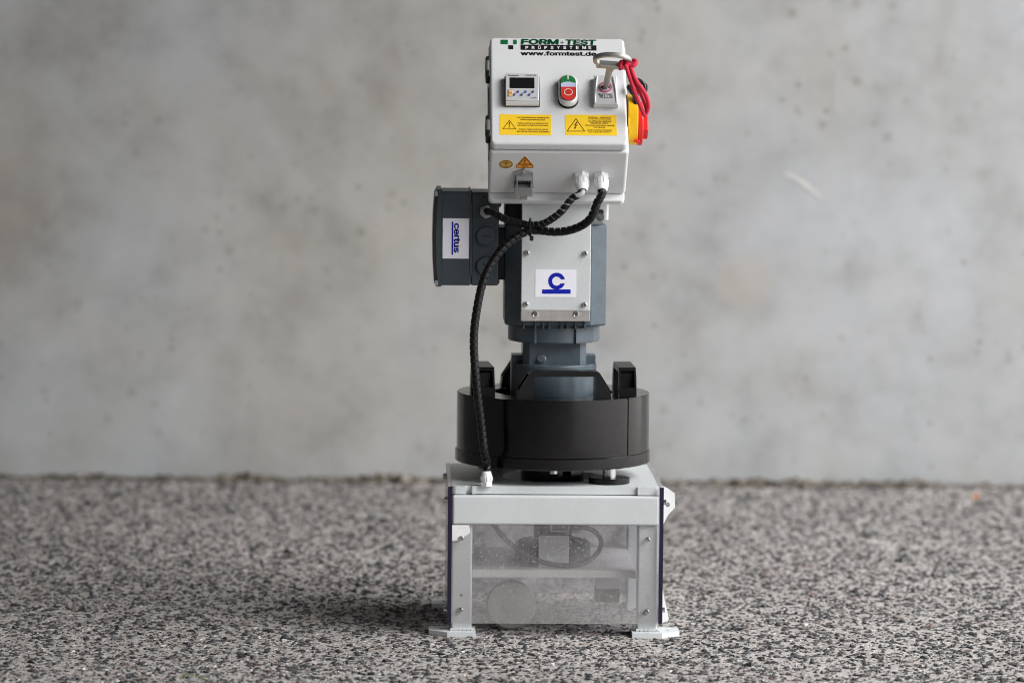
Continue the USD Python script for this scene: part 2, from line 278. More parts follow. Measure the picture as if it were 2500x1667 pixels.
WALL = usdkit.material(stage, '/World/Looks/cast_concrete', {
    'g': ('texture_coordinate', {}), 'n1': ('noise_texture', {'scale': 2.3, 'detail': 8.0, 'roughness': 0.62, 'distortion': 0.4}), 'n2': ('noise_texture', {'scale': 9.0, 'detail': 7.0, 'roughness': 0.68}),
    'n3': ('noise_texture', {'scale': 1.1, 'detail': 5.0, 'roughness': 0.6}), 'off': ('mapping', {'location': (7.3, 1.2, 4.4), 'scale': (1, 1, 0.7)}),
    'r1': ('rgb_ramp', {'ramp': [(0.32, (0.335, 0.322, 0.298)), (0.45, (0.41, 0.407, 0.392)), (0.56, (0.435, 0.436, 0.43)), (0.70, (0.462, 0.467, 0.466))]}), 'r2': ('rgb_ramp', {'ramp': [(0.30, (0.80, 0.795, 0.785)), (0.48, (0.98, 0.98, 0.98)), (0.66, (1.07, 1.07, 1.07))]}),
    'r3': ('rgb_ramp', {'ramp': [(0.38, (1.035, 1.0, 0.94)), (0.62, (0.975, 0.995, 1.03))]}),
    'v': ('voronoi_texture', {'scale': 17.0, 'randomness': 1.0}), 'pr': ('rgb_ramp', {'ramp': [(0.06, (0.75, 0.75, 0.75)), (0.24, (0, 0, 0))]}), 'vs': ('separate_color', {}), 'gt': ('math', {'math_type': 'greater_than', 'value2': 0.62}),
    'v2': ('voronoi_texture', {'scale': 34.0, 'randomness': 1.0}), 'pr2': ('rgb_ramp', {'ramp': [(0.10, (0.8, 0.8, 0.8)), (0.26, (0, 0, 0))]}), 'vs2': ('separate_color', {}), 'gt2': ('math', {'math_type': 'greater_than', 'value2': 0.72}),
    'mk2': ('math', {'math_type': 'multiply'}), 'mm': ('math', {'math_type': 'maximum'}),
    'mk': ('math', {'math_type': 'multiply'}), 'mk3': ('math', {'math_type': 'multiply'}), 'cl': ('rgb_ramp', {'ramp': [(0.35, (0.15, 0.15, 0.15)), (0.62, (0.9, 0.9, 0.9))]}), 'n4': ('noise_texture', {'scale': 2.6, 'detail': 3.0}),
    'm': ('mix_color', {'blend_type': 'multiply', 'fac': 1.0, 'use_clamp': False}), 'm3': ('mix_color', {'blend_type': 'multiply', 'fac': 1.0}), 'm2': ('mix_color', {'b': (0.24, 0.225, 0.19)}),
    'dn': ('vector_math', {'math_type': 'distance', 'vector2': tuple(wallpt(1818, 688))}), 'da': ('math', {'math_type': 'multiply_add', 'value2': 0.045, 'value3': 0.0}), 'db': ('math', {'math_type': 'add'}),
    'dr': ('map_range', {'range_type': 'smoothstep', 'from_min': 0.055, 'from_max': 0.085, 'to_min': 0.65, 'to_max': 0.0}), 'ms': ('mix_color', {'b': (0.445, 0.405, 0.37)}),
    'b': ('bump', {'strength': 0.3, 'distance': 0.004}), 'p': ('principled_bsdf', {'roughness': 0.72, 'specular_ior_level': 0.35})},
    [('g.object', x + '.vector') for x in ('n1', 'n2', 'v', 'v2', 'n4', 'off')] + [('off.vector', 'n3.vector'), ('n1.fac', 'r1.fac'), ('n2.fac', 'r2.fac'), ('n3.fac', 'r3.fac'), ('v.distance', 'pr.fac'), ('v.color', 'vs.color'), ('vs.r', 'gt.value1'),
     ('v2.distance', 'pr2.fac'), ('v2.color', 'vs2.color'), ('vs2.r', 'gt2.value1'), ('pr2.color', 'mk2.value1'), ('gt2.value', 'mk2.value2'), ('pr.color', 'mk.value1'), ('gt.value', 'mk.value2'), ('mk.value', 'mm.value1'), ('mk2.value', 'mm.value2'),
     ('mm.value', 'mk3.value1'), ('n4.fac', 'cl.fac'), ('cl.color', 'mk3.value2'), ('r1.color', 'm.a'), ('r2.color', 'm.b'), ('m.result', 'm3.a'), ('r3.color', 'm3.b'), ('m3.result', 'm2.a'), ('mk3.value', 'm2.fac'),
     ('g.object', 'dn.vector1'), ('n2.fac', 'da.value1'), ('dn.value', 'db.value1'), ('da.value', 'db.value2'), ('db.value', 'dr.value'), ('dr.result', 'ms.fac'), ('m2.result', 'ms.a'), ('ms.result', 'p.base_color'), ('n2.fac', 'b.height'), ('b.normal', 'p.normal')], surface='p.BSDF')
wall_t = thing('concrete_wall', 'grey mottled cast concrete wall behind the machine', 'wall', (0, YWALL, 0), yaw=0)
wall_t = (wall_t[0], np.zeros(3)); stage.GetPrimAtPath(wall_t[0]).GetAttribute('xformOp:translate').Set(Gf.Vec3d(0, 0, 0))
obj('wall_panel', bx(-2.1, 2.1, YWALL, YWALL + 0.25, -0.2, 3.0), WALL, wall_t, smooth=False)
def strip(pxs, w):
    q = np.array([wallpt(*p) for p in pxs]); q[:, 1] -= 0.0006; q = curve(q, 30); t = np.gradient(q, axis=0); n = np.column_stack([-t[:, 2], np.zeros(len(q)), t[:, 0]]); n /= np.linalg.norm(n, axis=1)[:, None]
    ww = w * np.sin(np.linspace(0.25, math.pi - 0.25, len(q)))[:, None]; v = np.vstack([q + n * ww, q - n * ww]); L = len(q)
    return trimesh.Trimesh(v, [f for i in range(L - 1) for f in ((i, i + L, i + 1), (i + 1, i + L, i + L + 1))], process=False)
SCR = mat('chalk_scratch', (0.54, 0.54, 0.52), 0.8, var=0.1, vscale=40)
obj('scratch', strip([(1908, 422), (1950, 440), (1980, 462), (2006, 488)], 0.0055), SCR, wall_t, smooth=False, label='pale curved scratch on the concrete')
SCR2 = mat('faint_scratch', (0.45, 0.445, 0.42), 0.8)
obj('scratch', strip([(2042, 165), (2040, 220), (2038, 285)], 0.003), SCR2, wall_t, smooth=False)
SIDEW = mat('side_wall_concrete', (0.10, 0.097, 0.093), 0.8, var=0.1, vscale=2)
struct('side_wall', bx(-2.1, -1.8, -9, YWALL, 0, 3.0), SIDEW)
struct('canopy', bx(-1.8, 1.9, -9.0, YWALL + 0.2, 3.0, 3.25), SIDEW)
PAVE = mat('bounce_paving_pale', (0.70, 0.665, 0.63), 0.8, var=0.08, vscale=1.5)
struct('paving', bx(1.95, 60, -40, 40, 0.0, 0.004), PAVE)  # unseen pale sheet, added to bounce light up from the right
struct('far_wall', bx(-2.1, 1.9, -9.3, -9, 0, 3.0), SIDEW)
struct('right_wall', bx(1.6, 1.9, -9, -4.2, 0, 3.0), SIDEW)  # unseen wall, added to keep light off the ground in front

# loose stone chips set in the ground, past counting
def chips(path, protos, pts, scales, rots, ids):
    pi = UsdGeom.PointInstancer.Define(stage, path); targets = []
    for k, (m, mt) in enumerate(protos):
        pp = path + '/chip' + ('' if k == 0 else '_%03d' % k); usdkit.mesh(stage, pp, m, mt, smooth=False); targets.append(pp)
    pi.CreatePrototypesRel().SetTargets(targets); pi.CreatePositionsAttr(Vt.Vec3fArray.FromNumpy(pts.astype(np.float32)))
    pi.CreateScalesAttr(Vt.Vec3fArray.FromNumpy(scales.astype(np.float32))); pi.CreateProtoIndicesAttr(Vt.IntArray.FromNumpy(ids.astype(np.int32)))
    q = np.zeros((len(pts), 4)); q[:, 0] = np.cos(rots / 2); q[:, 3] = np.sin(rots / 2)
    pi.CreateOrientationsAttr(Vt.QuathArray([Gf.Quath(float(a[0]), float(a[1]), float(a[2]), float(a[3])) for a in q]))
    return pi.GetPrim()
def chipmat(name, ramp):
    return usdkit.material(stage, '/World/Looks/' + name, {'o': ('object_info', {}), 'r': ('rgb_ramp', {'ramp': ramp}), 'g': ('geometry', {}), 'n': ('noise_texture', {'scale': 350.0, 'detail': 3.0}), 'b': ('bump', {'strength': 0.5, 'distance': 0.001}),
        'p': ('principled_bsdf', {'roughness': 0.62})}, [('o.random', 'r.fac'), ('r.color', 'p.base_color'), ('g.position', 'n.vector'), ('n.fac', 'b.height'), ('b.normal', 'p.normal')], surface='p.BSDF')
DARKST = chipmat('basalt_chips', [(0, (0.020, 0.021, 0.023)), (0.5, (0.040, 0.041, 0.044)), (0.85, (0.075, 0.075, 0.078)), (0.95, (0.09, 0.068, 0.056)), (0.97, (0.16, 0.10, 0.075)), (1, (0.30, 0.29, 0.28))])
PALEST = chipmat('pale_chips', [(0, (0.32, 0.29, 0.272)), (0.6, (0.50, 0.465, 0.44)), (0.97, (0.58, 0.545, 0.52)), (1, (0.66, 0.65, 0.64))])
def chip(seed, n=11):
    r = np.random.default_rng(seed); p = r.normal(size=(n, 3)); p /= np.linalg.norm(p, axis=1)[:, None]; p *= r.uniform(0.62, 1.0, (n, 1)); return hull(p)
N1, N2 = 110000, 60000
pts = np.column_stack([rng.uniform(-1.25, 1.2, N1 + N2), rng.uniform(-1.0, YWALL, N1 + N2), np.zeros(N1 + N2)])
sz = np.r_[np.clip(rng.lognormal(math.log(0.0034), 0.42, N1), 0.0015, 0.0095), np.clip(rng.lognormal(math.log(0.0022), 0.4, N2), 0.001, 0.005)]
sc = np.column_stack([sz * rng.uniform(0.85, 1.25, N1 + N2), sz * rng.uniform(0.6, 1.0, N1 + N2), sz * rng.uniform(0.3, 0.62, N1 + N2)])
pts[:, 2] = np.r_[rng.uniform(-0.25, 0.35, N1), rng.uniform(-0.5, 0.25, N2)] * sc[:, 2]
ids = np.r_[rng.integers(0, 6, N1), rng.integers(6, 10, N2)]
g = chips('/World/gravel', [(chip(k), DARKST) for k in range(6)] + [(chip(20 + k), PALEST) for k in range(4)], pts, sc, rng.uniform(0, 6.28, N1 + N2), ids)
tag(g, 'dark and pale stone chips set in the washed concrete ground', 'gravel', kind='stuff')
# dirt and moss along the foot of the wall
DIRT = chipmat('wall_foot_dirt', [(0, (0.055, 0.045, 0.032)), (0.5, (0.10, 0.085, 0.065)), (0.85, (0.16, 0.14, 0.115)), (0.95, (0.12, 0.09, 0.05)), (1, (0.4, 0.39, 0.38))])
n = 4200; xs = rng.uniform(-1.3, 1.3, n); dn = meshkit.fbm(np.column_stack([xs * 9, xs * 0, xs * 0]), 3, 3)
dp = np.column_stack([xs, YWALL - np.abs(rng.normal(0, 0.018, n)), np.zeros(n)]); ds = np.clip(rng.lognormal(math.log(0.006), 0.5, n), 0.002, 0.016) * (0.35 + 1.5 * dn)
dsc = np.column_stack([ds * 1.3, ds, ds * rng.uniform(0.5, 1.0, n)])
g = chips('/World/wall_foot_dirt', [(chip(50 + k), DIRT) for k in range(4)], dp, dsc, rng.uniform(0, 6.28, n), rng.integers(0, 4, n))
tag(g, 'brown strip of dirt, moss and grit along the foot of the concrete wall', 'dirt', kind='stuff')
def groundpt(px, py): d = ray(px, py); return CAM + d * (-CAM[2] / d[2])
def ground_bit(name, px, py, mesh, m, label, cat_):
    t = thing(name, label, cat_, groundpt(px, py), yaw=0); mm = mesh.copy(); mm.apply_translation(t[1]); obj(name if name != 'dry_leaf' else 'leaf_blade', mm, m, t, smooth=False)
LEAF = mat('orange_leaf', (0.55, 0.20, 0.06), 0.6)
lf = trimesh.Trimesh([(-.014, 0, .002), (-.004, -.009, .007), (.006, -.007, .011), (.015, 0, .014), (.005, .008, .018), (-.006, .008, .013), (0, 0, .004)], [(0, 1, 6), (1, 2, 6), (2, 3, 6), (3, 4, 6), (4, 5, 6), (5, 0, 6)], process=False)
lf.apply_scale(0.62)
ground_bit('dry_leaf', 2383, 1220, lf, LEAF, 'small orange dry leaf on the ground at the far right near the wall', 'leaf')
PEB = mat('white_pebble', (0.75, 0.74, 0.74), 0.5)
def peb(s, sx=1.6): m = chip(77); m.apply_scale((s * sx, s, s * 0.6)); m.apply_translation((0, 0, s * 0.3)); return m
ground_bit('pebble', 2047, 1446, peb(0.0042), PEB, 'bright white pebble on the open ground right of the machine', 'pebble')
ground_bit('pebble', 697, 1564, peb(0.0045, 1.9), PEB, 'white stone splinter on the ground left of the front left foot', 'pebble')
ground_bit('pebble', 704, 1350, peb(0.009, 1.2), mat('black_pebble', (0.02, 0.02, 0.021), 0.5), 'black pebble standing proud on the ground midway to the wall', 'pebble')
GRS = mat('grass_blade', (0.16, 0.22, 0.05), 0.6)
gb = groundpt(462, 1656); ground_bit('grass_blade', 462, 1656, tube(curve([(-.012, .0, .001), (0, 0, .006), (.013, -.006, .004), (.022, -.012, .002)], 14), 0.0009, 6), GRS, 'thin green grass blade lying on the ground at the bottom left', 'grass blade')

# ---------------------------------------------------------------- the machine
MA = thing('grinding_machine', 'grey test machine with control box, motor, black drum and clear sided base frame', 'machine')
AX, AY = X(1350, 0.135, 1000), 0.135                     # vertical axis of motor and drum
def screw(px, py, Y, r=0.0035, h=0.0028, m=STEEL, parent=MA, axis=FRONT, name='screw'):
    o = H(px, py, Y) if not isinstance(px, np.ndarray) else px
    s = obj(name, put(rev([(0, 0), (r, 0), (r, h * 0.55), (r * 0.82, h * 0.9), (r * 0.55, h), (r * 0.5, h * 0.7), (0, h * 0.7)], 20), o, **axis), m, parent)
    obj('socket', put(ext(ngon(6, r * 0.27), h * 0.7, h * 0.74), o, **axis), SLOT, s, smooth=False)
    return s

# base frame
XL, XR = X(1104, 0, 1245), X(1609, 0, 1245); BD = 0.281
ZT, ZB, ZBB = Z(1188, 0), Z(1209, 0), Z(1280, 0)
LW = 0.0292
pl = rrect(XL, XR, 0.0, BD, 0.006)
pl = pl.difference(sbox(X(1158, 0, 1195), -0.01, X(1557, 0, 1195), 0.0045)).difference(Point(AX, 0.128).buffer(0.0727, 24)).difference(Point(*(lambda p: (p[0], p[1]))(hit(1145, 1186, (0, 0, ZT), np.array([0, 0, 1.0])))).buffer(0.0058))
obj('top_plate', ext(pl, ZB + 0.0012, ZT), GREY, MA, smooth=20)
obj('front_beam', rbox(XL, XR, -0.0075, 0.0275, ZBB, ZB, 0.0035), GREY, MA)
obj('rear_beam', rbox(XL, XR, BD - 0.03, BD, ZBB, ZB, 0.005), GREY, MA)
for x0, x1 in ((XL, XL + 0.03), (XR - 0.03, XR)):
    obj('side_beam', rbox(x0, x1, 0.028, BD - 0.031, ZBB, ZB, 0.005), GREY, MA)
FT = 0.0072
FL = [(X(1047, 0, 1540), X(1161, 0, 1540)), (X(1542, 0, 1540), X(1659, 0, 1540))]
def foot(x0, x1, y0, y1, hx, hy, chx, ch, tilt=0):
    p = sbox(x0, y0, x1, y1); s = -1 if chx < (x0 + x1) / 2 else 1
    xe = x0 if s < 0 else x1; p = p.difference(Polygon([(xe, y0 - 1e-3), (xe, y0 + ch), (xe - s * ch * 1.25, y0), (xe - s * ch * 1.25, y0 - 1e-3)])).difference(Point(hx, hy).buffer(0.0045))
    obj('foot', ext(p, 0.0, FT), GREY, MA, smooth=20)
foot(FL[0][0], FL[0][1], -0.016, 0.040, FL[0][0] + 0.018, 0.016, FL[0][0], 0.021)
foot(FL[1][0], FL[1][1], -0.018, 0.038, FL[1][1] - 0.018, 0.014, FL[1][1], 0.021)
foot(FL[0][0] + 0.006, XL + LW, BD - 0.035, BD + 0.018, FL[0][0] + 0.024, BD - 0.008, FL[0][0] - 1, 0.0005)
foot(XR - LW, FL[1][1] - 0.003, BD - 0.035, BD + 0.018, FL[1][1] - 0.02, BD - 0.008, FL[1][1] + 1, 0.0005)
lx = [(XL, XL + LW), (XR - LW - 0.0005, XR - 0.0005)]
for y0 in (0.0, BD - LW):
    for x0, x1 in lx:
        lg = obj('leg', rbox(x0, x1, y0, y0 + LW, FT - 0.001, ZBB + 0.001, 0.003), GREY, MA)
        if y0 == 0:
            q = [(x0 + (x1 - x0) * k / 5, -0.001 + 0.0006 * random.random(), FT + 0.0012 + 0.0006 * random.random()) for k in range(6)]
            obj('weld_bead', cat([tube([np.add(q[k], (-.0012, 0, 0)), np.add(q[k], (.0012, 0, .0003)), np.add(q[k], (.0036, 0, 0))], 0.0021, 8) for k in range(6)]), GREY, lg)
ZS = Z(1391.5, 0.030)
obj('shelf', rbox(XL + LW + 0.0004, XR - LW - 0.0009, 0.0295, BD - 0.010, ZS - 0.0112, ZS, 0.0015), SHELF, MA, label='dusty shelf plate inside the base')
# clear panels
PZ0 = Z(1522, -0.006); px0, px1 = X(1101, -0.006, 1400), X(1605.5, -0.006, 1400)
fp = obj('front_panel', bx(px0, px1, -0.0058, -0.0006, PZ0, ZBB - 0.0004), ACRYL, MA, smooth=False, label='dusty clear acrylic front panel')
PT = 0.0058
for s, x0 in ((-1, XL - PT - 0.0004), (1, XR + 0.0004)):
    y0, y1 = -0.0072, BD - 0.002; z1 = ZT + 0.0005; z0 = PZ0 + 0.001
    sp = obj('side_panel', bx(x0, x0 + PT, y0 + 0.0008, y1, z0, z1), ACRYS, MA, smooth=False, label='clear acrylic side panel with dark violet edge')
    obj('panel_edge', bx(x0, x0 + PT, y0, y0 + 0.0007, z0, z1), VIOL, sp, smooth=False)
    ax = LEFTW if s < 0 else RIGHTW; xo = x0 if s < 0 else x0 + PT
    for (yy, py) in ((0.014, 1220 if s < 0 else 1224), (0.20, 1163), (0.016, 1487)):
        zz = Z(py, yy); o = np.array([xo, yy, zz])
        b = obj('panel_bolt', put(cyl(0.0040, 0, 0.0052, 18, 0.0005), o, **ax), STEEL, MA)
        obj('washer', put(cyl(0.0058, 0.0, 0.0009, 18), o, **ax), STEEL, b)
obj('rear_panel', bx(XL + 0.001, XR - 0.001, BD + 0.0004, BD + 0.0054, PZ0, ZBB + 0.02), ACRYS, MA, smooth=False, label='dusty clear acrylic rear panel')
for a in ((1126.7, 1312.8), (1125, 1487.5), (1582, 1316), (1579.5, 1491.6)):
    s = screw(a[0], a[1], -0.0059, 0.0038, 0.0036)
for a, m in (((1126, 1452), SLOT), ((1581, 1456.5), NUT)):
    obj('screw_hole', put(cyl(0.0021, 0, 0.0003, 16), H(a[0], a[1], -0.0003), **FRONT), m, MA)
# tape and flaps
def flap(pts, Y, th=0.0006, bend=None):
    q = [H(px, py, Y) for px, py in pts]; p = Polygon([(a[0], a[2]) for a in q])
    return p
tp = flap([(1104, 1281), (1145, 1281), (1149, 1299), (1138, 1306), (1122, 1316), (1118, 1319), (1104, 1320)], -0.0062)
obj('tape', put(ext(tp, 0.0001, 0.0006), (0, -0.0062, 0), **FRONT), TAPE, MA, smooth=False, label='white tape over the top left corner of the front panel')
YF = 0.03
tp = flap([(1613, 1184), (1630, 1191), (1647.5, 1204), (1648, 1238), (1631, 1256), (1621, 1276), (1615, 1300)], YF).difference(affinity.scale(Point(*H(1630, 1231, YF)[[0, 2]]).buffer(0.0032), 1.0, 1.15))
obj('tape_flap', put(ext(tp, 0, 0.0007), (0, YF, 0), **FRONT), TAPE, MA, smooth=False, label='loose white tape flap with a hole on the right panel')
tp = flap([(1614, 1420), (1619, 1445), (1633, 1512), (1629, 1516), (1615, 1520)], 0.05)
obj('tape_flap', put(ext(tp, 0, 0.0007), (0, 0.05, 0), **FRONT), TAPE, MA, smooth=False, label='white tape flap low on the right panel')

# inside the base
post = obj('clamp_block', rbox(X(1315, 0.052, 1340), X(1389, 0.052, 1340), 0.052, 0.068, ZS + 0.0002, Z(1307, 0.052), 0.001), MPOST, MA)
GR = X(1439, 0.15, 1340) - X(1257, 0.15, 1340)
obj('grinding_head', put(cyl(GR / 2, ZS + 0.0002, ZS + 0.031, 40, 0.004), (X(1348, 0.15, 1340), 0.125, 0)), CHAR, MA)
obj('spindle', put(cyl(0.028, ZS + 0.031, ZT + 0.004, 32), (X(1348, 0.15, 1340), 0.125, 0)), CHAR, MA)
cb = obj('sensor_box', bx(X(1345, 0.04, 1290), X(1389, 0.04, 1290), 0.042, 0.07, Z(1297, 0.04), ZBB + 0.008), BLK, MA, smooth=False)
obj('box_rim', put(ext(sbox(X(1344, 0.04, 1290), Z(1298, 0.04), X(1390, 0.04, 1290), ZBB + 0.008).difference(sbox(X(1347, 0.04, 1290), Z(1295.5, 0.04), X(1387.5, 0.04, 1290), 1)), 0, 0.002), (0, 0.042, 0), **FRONT), CABLE, cb, smooth=False)
lp = [(1203, 1270, .05), (1210, 1286, .05), (1229, 1310, .05), (1279, 1349, .05), (1330, 1373, .05), (1381, 1380, .05), (1425, 1374, .055), (1455, 1353, .06), (1468, 1325, .06), (1458, 1302, .06), (1430, 1288, .06), (1400, 1287, .055), (1375, 1291, .05)]
obj('sensor_cable', tube(curve([H(*p) for p in lp], 120), 0.0036, 12), HOSE, MA)
wy = 0.045; wo = H(1248, 1477, wy); wr = wo[2] - 0.0008
wh = obj('roller', put(cyl(wr, -0.016, 0.0, 48, 0.003), wo, **FRONT), WHEEL, MA)
obj('roller_hub', put(cyl(0.012, 0.0, 0.002, 24), wo, **FRONT), HUBM, wh)
obj('guide_block', rbox(X(1456, 0.05, 1420), X(1514, 0.05, 1420), 0.05, 0.09, Z(1436, 0.05), ZS - 0.0114, 0.001), MPOST, MA)
obj('guide_shoe', rbox(X(1454, 0.055, 1420), X(1514, 0.055, 1420), 0.055, 0.095, Z(1469, 0.055), Z(1436.5, 0.055), 0.002), CHAR, MA)

# parts between plate and drum
ZR0, ZR1, ZD1 = Z(1121.5, AY, 1350), Z(1093, AY, 1350), Z(955, AY, 1350)
RD = (X(1585, AY, 955) - X(1115.5, AY, 955)) / 2; RR = RD + 0.0022
def onax(m): return put(m, (AX, AY, 0))
obj('drum_base', onax(cyl(RR, ZR0, ZR1, 128, 0.0012)), DRUM, MA)
obj('hub', onax(cyl((X(1425, AY, 1150) - X(1271, AY, 1150)) / 2, ZT - 0.03, ZR0 + 0.001, 64, 0.001)), DRUM, MA)
obj('locking_pin', put(cyl(0.0056, Z(1158, 0.03), ZR0 + 0.001, 24, 0.0008), (X(1352, 0.03, 1150), 0.035, 0)), STEEL, MA)
gx = X(1488, 0.045, 1170)
fo = obj('support_pad', put(cyl(0.0295, ZT, ZT + 0.0085, 48, 0.001), (gx, 0.05, 0)), HAND, MA)
obj('support_pin', put(cyl(0.0097, ZT + 0.0085, ZR0 + 0.001, 32), (gx, 0.05, 0)), STEEL, fo)
gx2 = X(1215, 0.24, 1140)
fo = obj('support_pad', put(cyl(0.0295, ZT, ZT + 0.0085, 48, 0.001), (gx2, 0.245, 0)), HAND, MA)
obj('support_pin', put(cyl(0.0097, ZT + 0.0085, ZR0 + 0.001, 32), (gx2, 0.245, 0)), STEEL, fo)

# two lift-off ballast rings with handles
def handle_mesh():
    k = 0.000587
    o = Polygon([(-115, 0), (-111, 27), (-86, 64), (-80, 68), (80, 68), (86, 64), (112, 24), (115, 0)]); i = rrect(-78, 77, -20, 55, 5)
    p = affinity.scale(o.difference(i), k, k, origin=(0, 0)).buffer(0.0012, join_style=1).buffer(-0.0012)
    m = man(ext(p, -0.0125, 0.0125))
    for s in (-1, 1):                                    # hollow back of each leg
        c = bx(-0.004, 0.02, -0.02, 0.02, -0.0088, 0.0088); c.apply_transform(trimesh.transformations.rotation_matrix(-s * math.radians(0), (0, 0, 1)))
        q = Polygon([(s * 130 * k, 20 * k), (s * 90 * k, 20 * k), (s * 82 * k, 54 * k), (s * 92 * k, 64 * k), (s * 130 * k, 44 * k)]).buffer(0)
        m = m - man(ext(q, -0.0098, 0.0098))
    return tri(m)
HM = handle_mesh(); RH = 0.0765 / 0.1 * 0.136
SA = math.radians(48); sd = np.array([math.sin(SA), -math.cos(SA)]); sn = np.array([sd[1], -sd[0]])
ring = Point(0, 0).buffer(RD, 64).difference(Point(0, 0).buffer(0.0865, 48))
def half(sign, label, azs):
    q = [sd * 0.3 + sn * sign * 0.0013, -sd * 0.3 + sn * sign * 0.0013, -sd * 0.3 + sn * sign * 0.4, sd * 0.3 + sn * sign * 0.4]
    p = ring.intersection(Polygon(q)); t = thing('ballast_weight', label, 'weight', (AX, AY, ZR1), group=None)
    c = 0.0011; m = cat([ext(p, ZR1 + 0.0004, ZD1 - c)])
    lid = p.buffer(-c); top = ext(lid, ZD1 - c - 0.0001, ZD1); obj('ring_body', onax(cat([m, top])), DRUM, t, smooth=25)
    for az in azs:
        a = math.radians(az); o = np.array([AX + math.sin(a) * RH, AY - math.cos(a) * RH, ZD1])
        tx = np.array([math.cos(a), math.sin(a), 0]); rad = np.array([math.sin(a), -math.cos(a), 0])
        obj('handle', put(HM, o, tx, (0, 0, 1), rad), HAND, t, smooth=25)
half(1, 'black half ring weight with the front and left handles on the drum', (6, -86)) if np.dot(sn, (0, -1)) > 0 else half(-1, 'black half ring weight with the front and left handles on the drum', (6, -86))
half(-1, 'black half ring weight with the right and rear handles on the drum', (91.5, 184)) if np.dot(sn, (0, -1)) > 0 else half(1, 'black half ring weight with the right and rear handles on the drum', (91.5, 184))

# gearbox and motor
zg1 = Z(893, AY - 0.0626); RG = (X(1456, AY, 950) - X(1246, AY, 950)) / 2; CX = X(1351, AY, 900)
def onm(m): return put(m, (CX, AY, 0))
obj('gear_flange', onm(rev([(0, ZR1 - 0.005), (RG, ZR1 - 0.005), (RG, zg1 - 0.0025), (RG - 0.0008, zg1 - 0.0008), (RG - 0.003, zg1), (0, zg1)], 72)), BLUE, MA)
for a, b, s in ((1247, 1278, -1), (1427, 1452, 1)):
    x0, x1 = X(a, AY, 880), X(b, AY, 880); z1 = Z(867.5, AY - 0.02)
    obj('gear_lug', hull([(x, y, z) for x, z in (((x0, zg1 - 0.002), (x0 + (0.001 if s < 0 else 0), z1), (x1, z1), (x1, zg1 - 0.002))) for y in (AY - 0.02, AY + 0.02)]), BLUE, MA, smooth=False)
HN = (X(1429, AY - 0.03, 870) - X(1278, AY - 0.03, 870)) / 2; zn1 = Z(838, AY - 0.06)
nk = sbox(-HN, -HN, HN, HN).intersection(affinity.rotate(sbox(-HN * 1.28, -HN * 1.28, HN * 1.28, HN * 1.28), 45)).buffer(0.001)
obj('gear_neck', onm(ext(nk, zg1 - 0.001, zn1 + 0.004)), BLUE, MA, smooth=20)
o = H(1322, 876, AY - HN - 0.001); o[1] = AY - HN - 0.0008
pb = obj('oil_plug', put(cyl(0.0064, 0, 0.0025, 24, 0.0005), o, **FRONT), STEEL, MA); obj('plug_head', put(ext(ngon(6, 0.0048, 0.3), 0.0025, 0.0062), o, **FRONT), BLUE, pb, smooth=False)
zf1 = Z(796, AY - 0.06); RF = (X(1464, AY, 815) - X(1240, AY, 815)) / 2
fl = Point(0, 0).buffer(RF, 32)
for a in (38, -38, 142, -142): fl = fl.union(affinity.rotate(sbox(-0.0165, RF - 0.02, 0.0165, RF + 0.0028), a, origin=(0, 0)))
fp2 = [(0, zn1)]
low = ext(fl.buffer(-0.0015), zn1, zn1 + 0.0016); obj('motor_flange', onm(cat([low, ext(fl, zn1 + 0.0015, zf1 - 0.0026), ext(fl.buffer(-0.0012), zf1 - 0.0027, zf1)])), BLUE, MA, smooth=20)
zm0, zm1 = Z(792, AY - 0.03), Z(545, AY - 0.03); RM = (X(1475.5, AY, 700) - X(1230, AY, 700)) / 2
oc = sbox(-RM, -RM * 0.95, RM, RM * 0.95).intersection(affinity.rotate(sbox(-RM * 1.16, -RM * 1.16, RM * 1.16, RM * 1.16), 45)).buffer(-0.004).buffer(0.004)
obj('motor_body', onm(rpoly(oc, zm0, zm1, 0.004)), BLUE, MA)
for s in (-1, 1):
    obj('motor_rail', rbox(CX + s * RM - (0.0015 if s > 0 else 0.0005), CX + s * RM + (0.0005 if s > 0 else 0.0015), AY - 0.03, AY + 0.03, zm0 + 0.02, zm1 - 0.015, 0.0009), BLUE, MA)
for px in (1279, 1307, 1326, 1341, 1370, 1385, 1405, 1428):
    xx_ = X(px, AY - 0.066, 790); obj('cooling_fin', bx(xx_ - 0.0012, xx_ + 0.0012, AY - RM * 0.95 - 0.0035, AY - 0.04, zf1 - 0.003, zm0 + 0.03), BLUE, MA, smooth=False)
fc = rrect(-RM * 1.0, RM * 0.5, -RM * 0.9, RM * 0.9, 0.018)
obj('fan_cover', onm(rpoly(fc, zm1 - 0.002, Z(489, AY - 0.05), 0.007)), CHAR, MA)  # charcoal on the left part only, carries the shade of the unlit side
YP = 0.050
bk = obj('lifting_bracket', rbox(X(1447, 0.062, 510), X(1486, 0.062, 510), 0.062, 0.09, Z(540, 0.062), Z(482, 0.062), 0.004), GREY, MA)
obj('bracket_slot', put(ext(rrect(X(1452, 0.06, 510), X(1474, 0.06, 510), Z(531, 0.06), Z(511, 0.06), 0.003), 0, 0.0005), (0, 0.0618, 0), **FRONT), SLOT, bk)
o = H(1465, 530, 0.0612); o[1] = 0.0612
hb = obj('hex_bolt', put(cyl(0.0062, 0, 0.0014, 24), o, **FRONT), STEEL, MA); obj('bolt_head', put(ext(ngon(6, 0.0048), 0.0014, 0.0048), o, **FRONT), STEEL, hb, smooth=False)
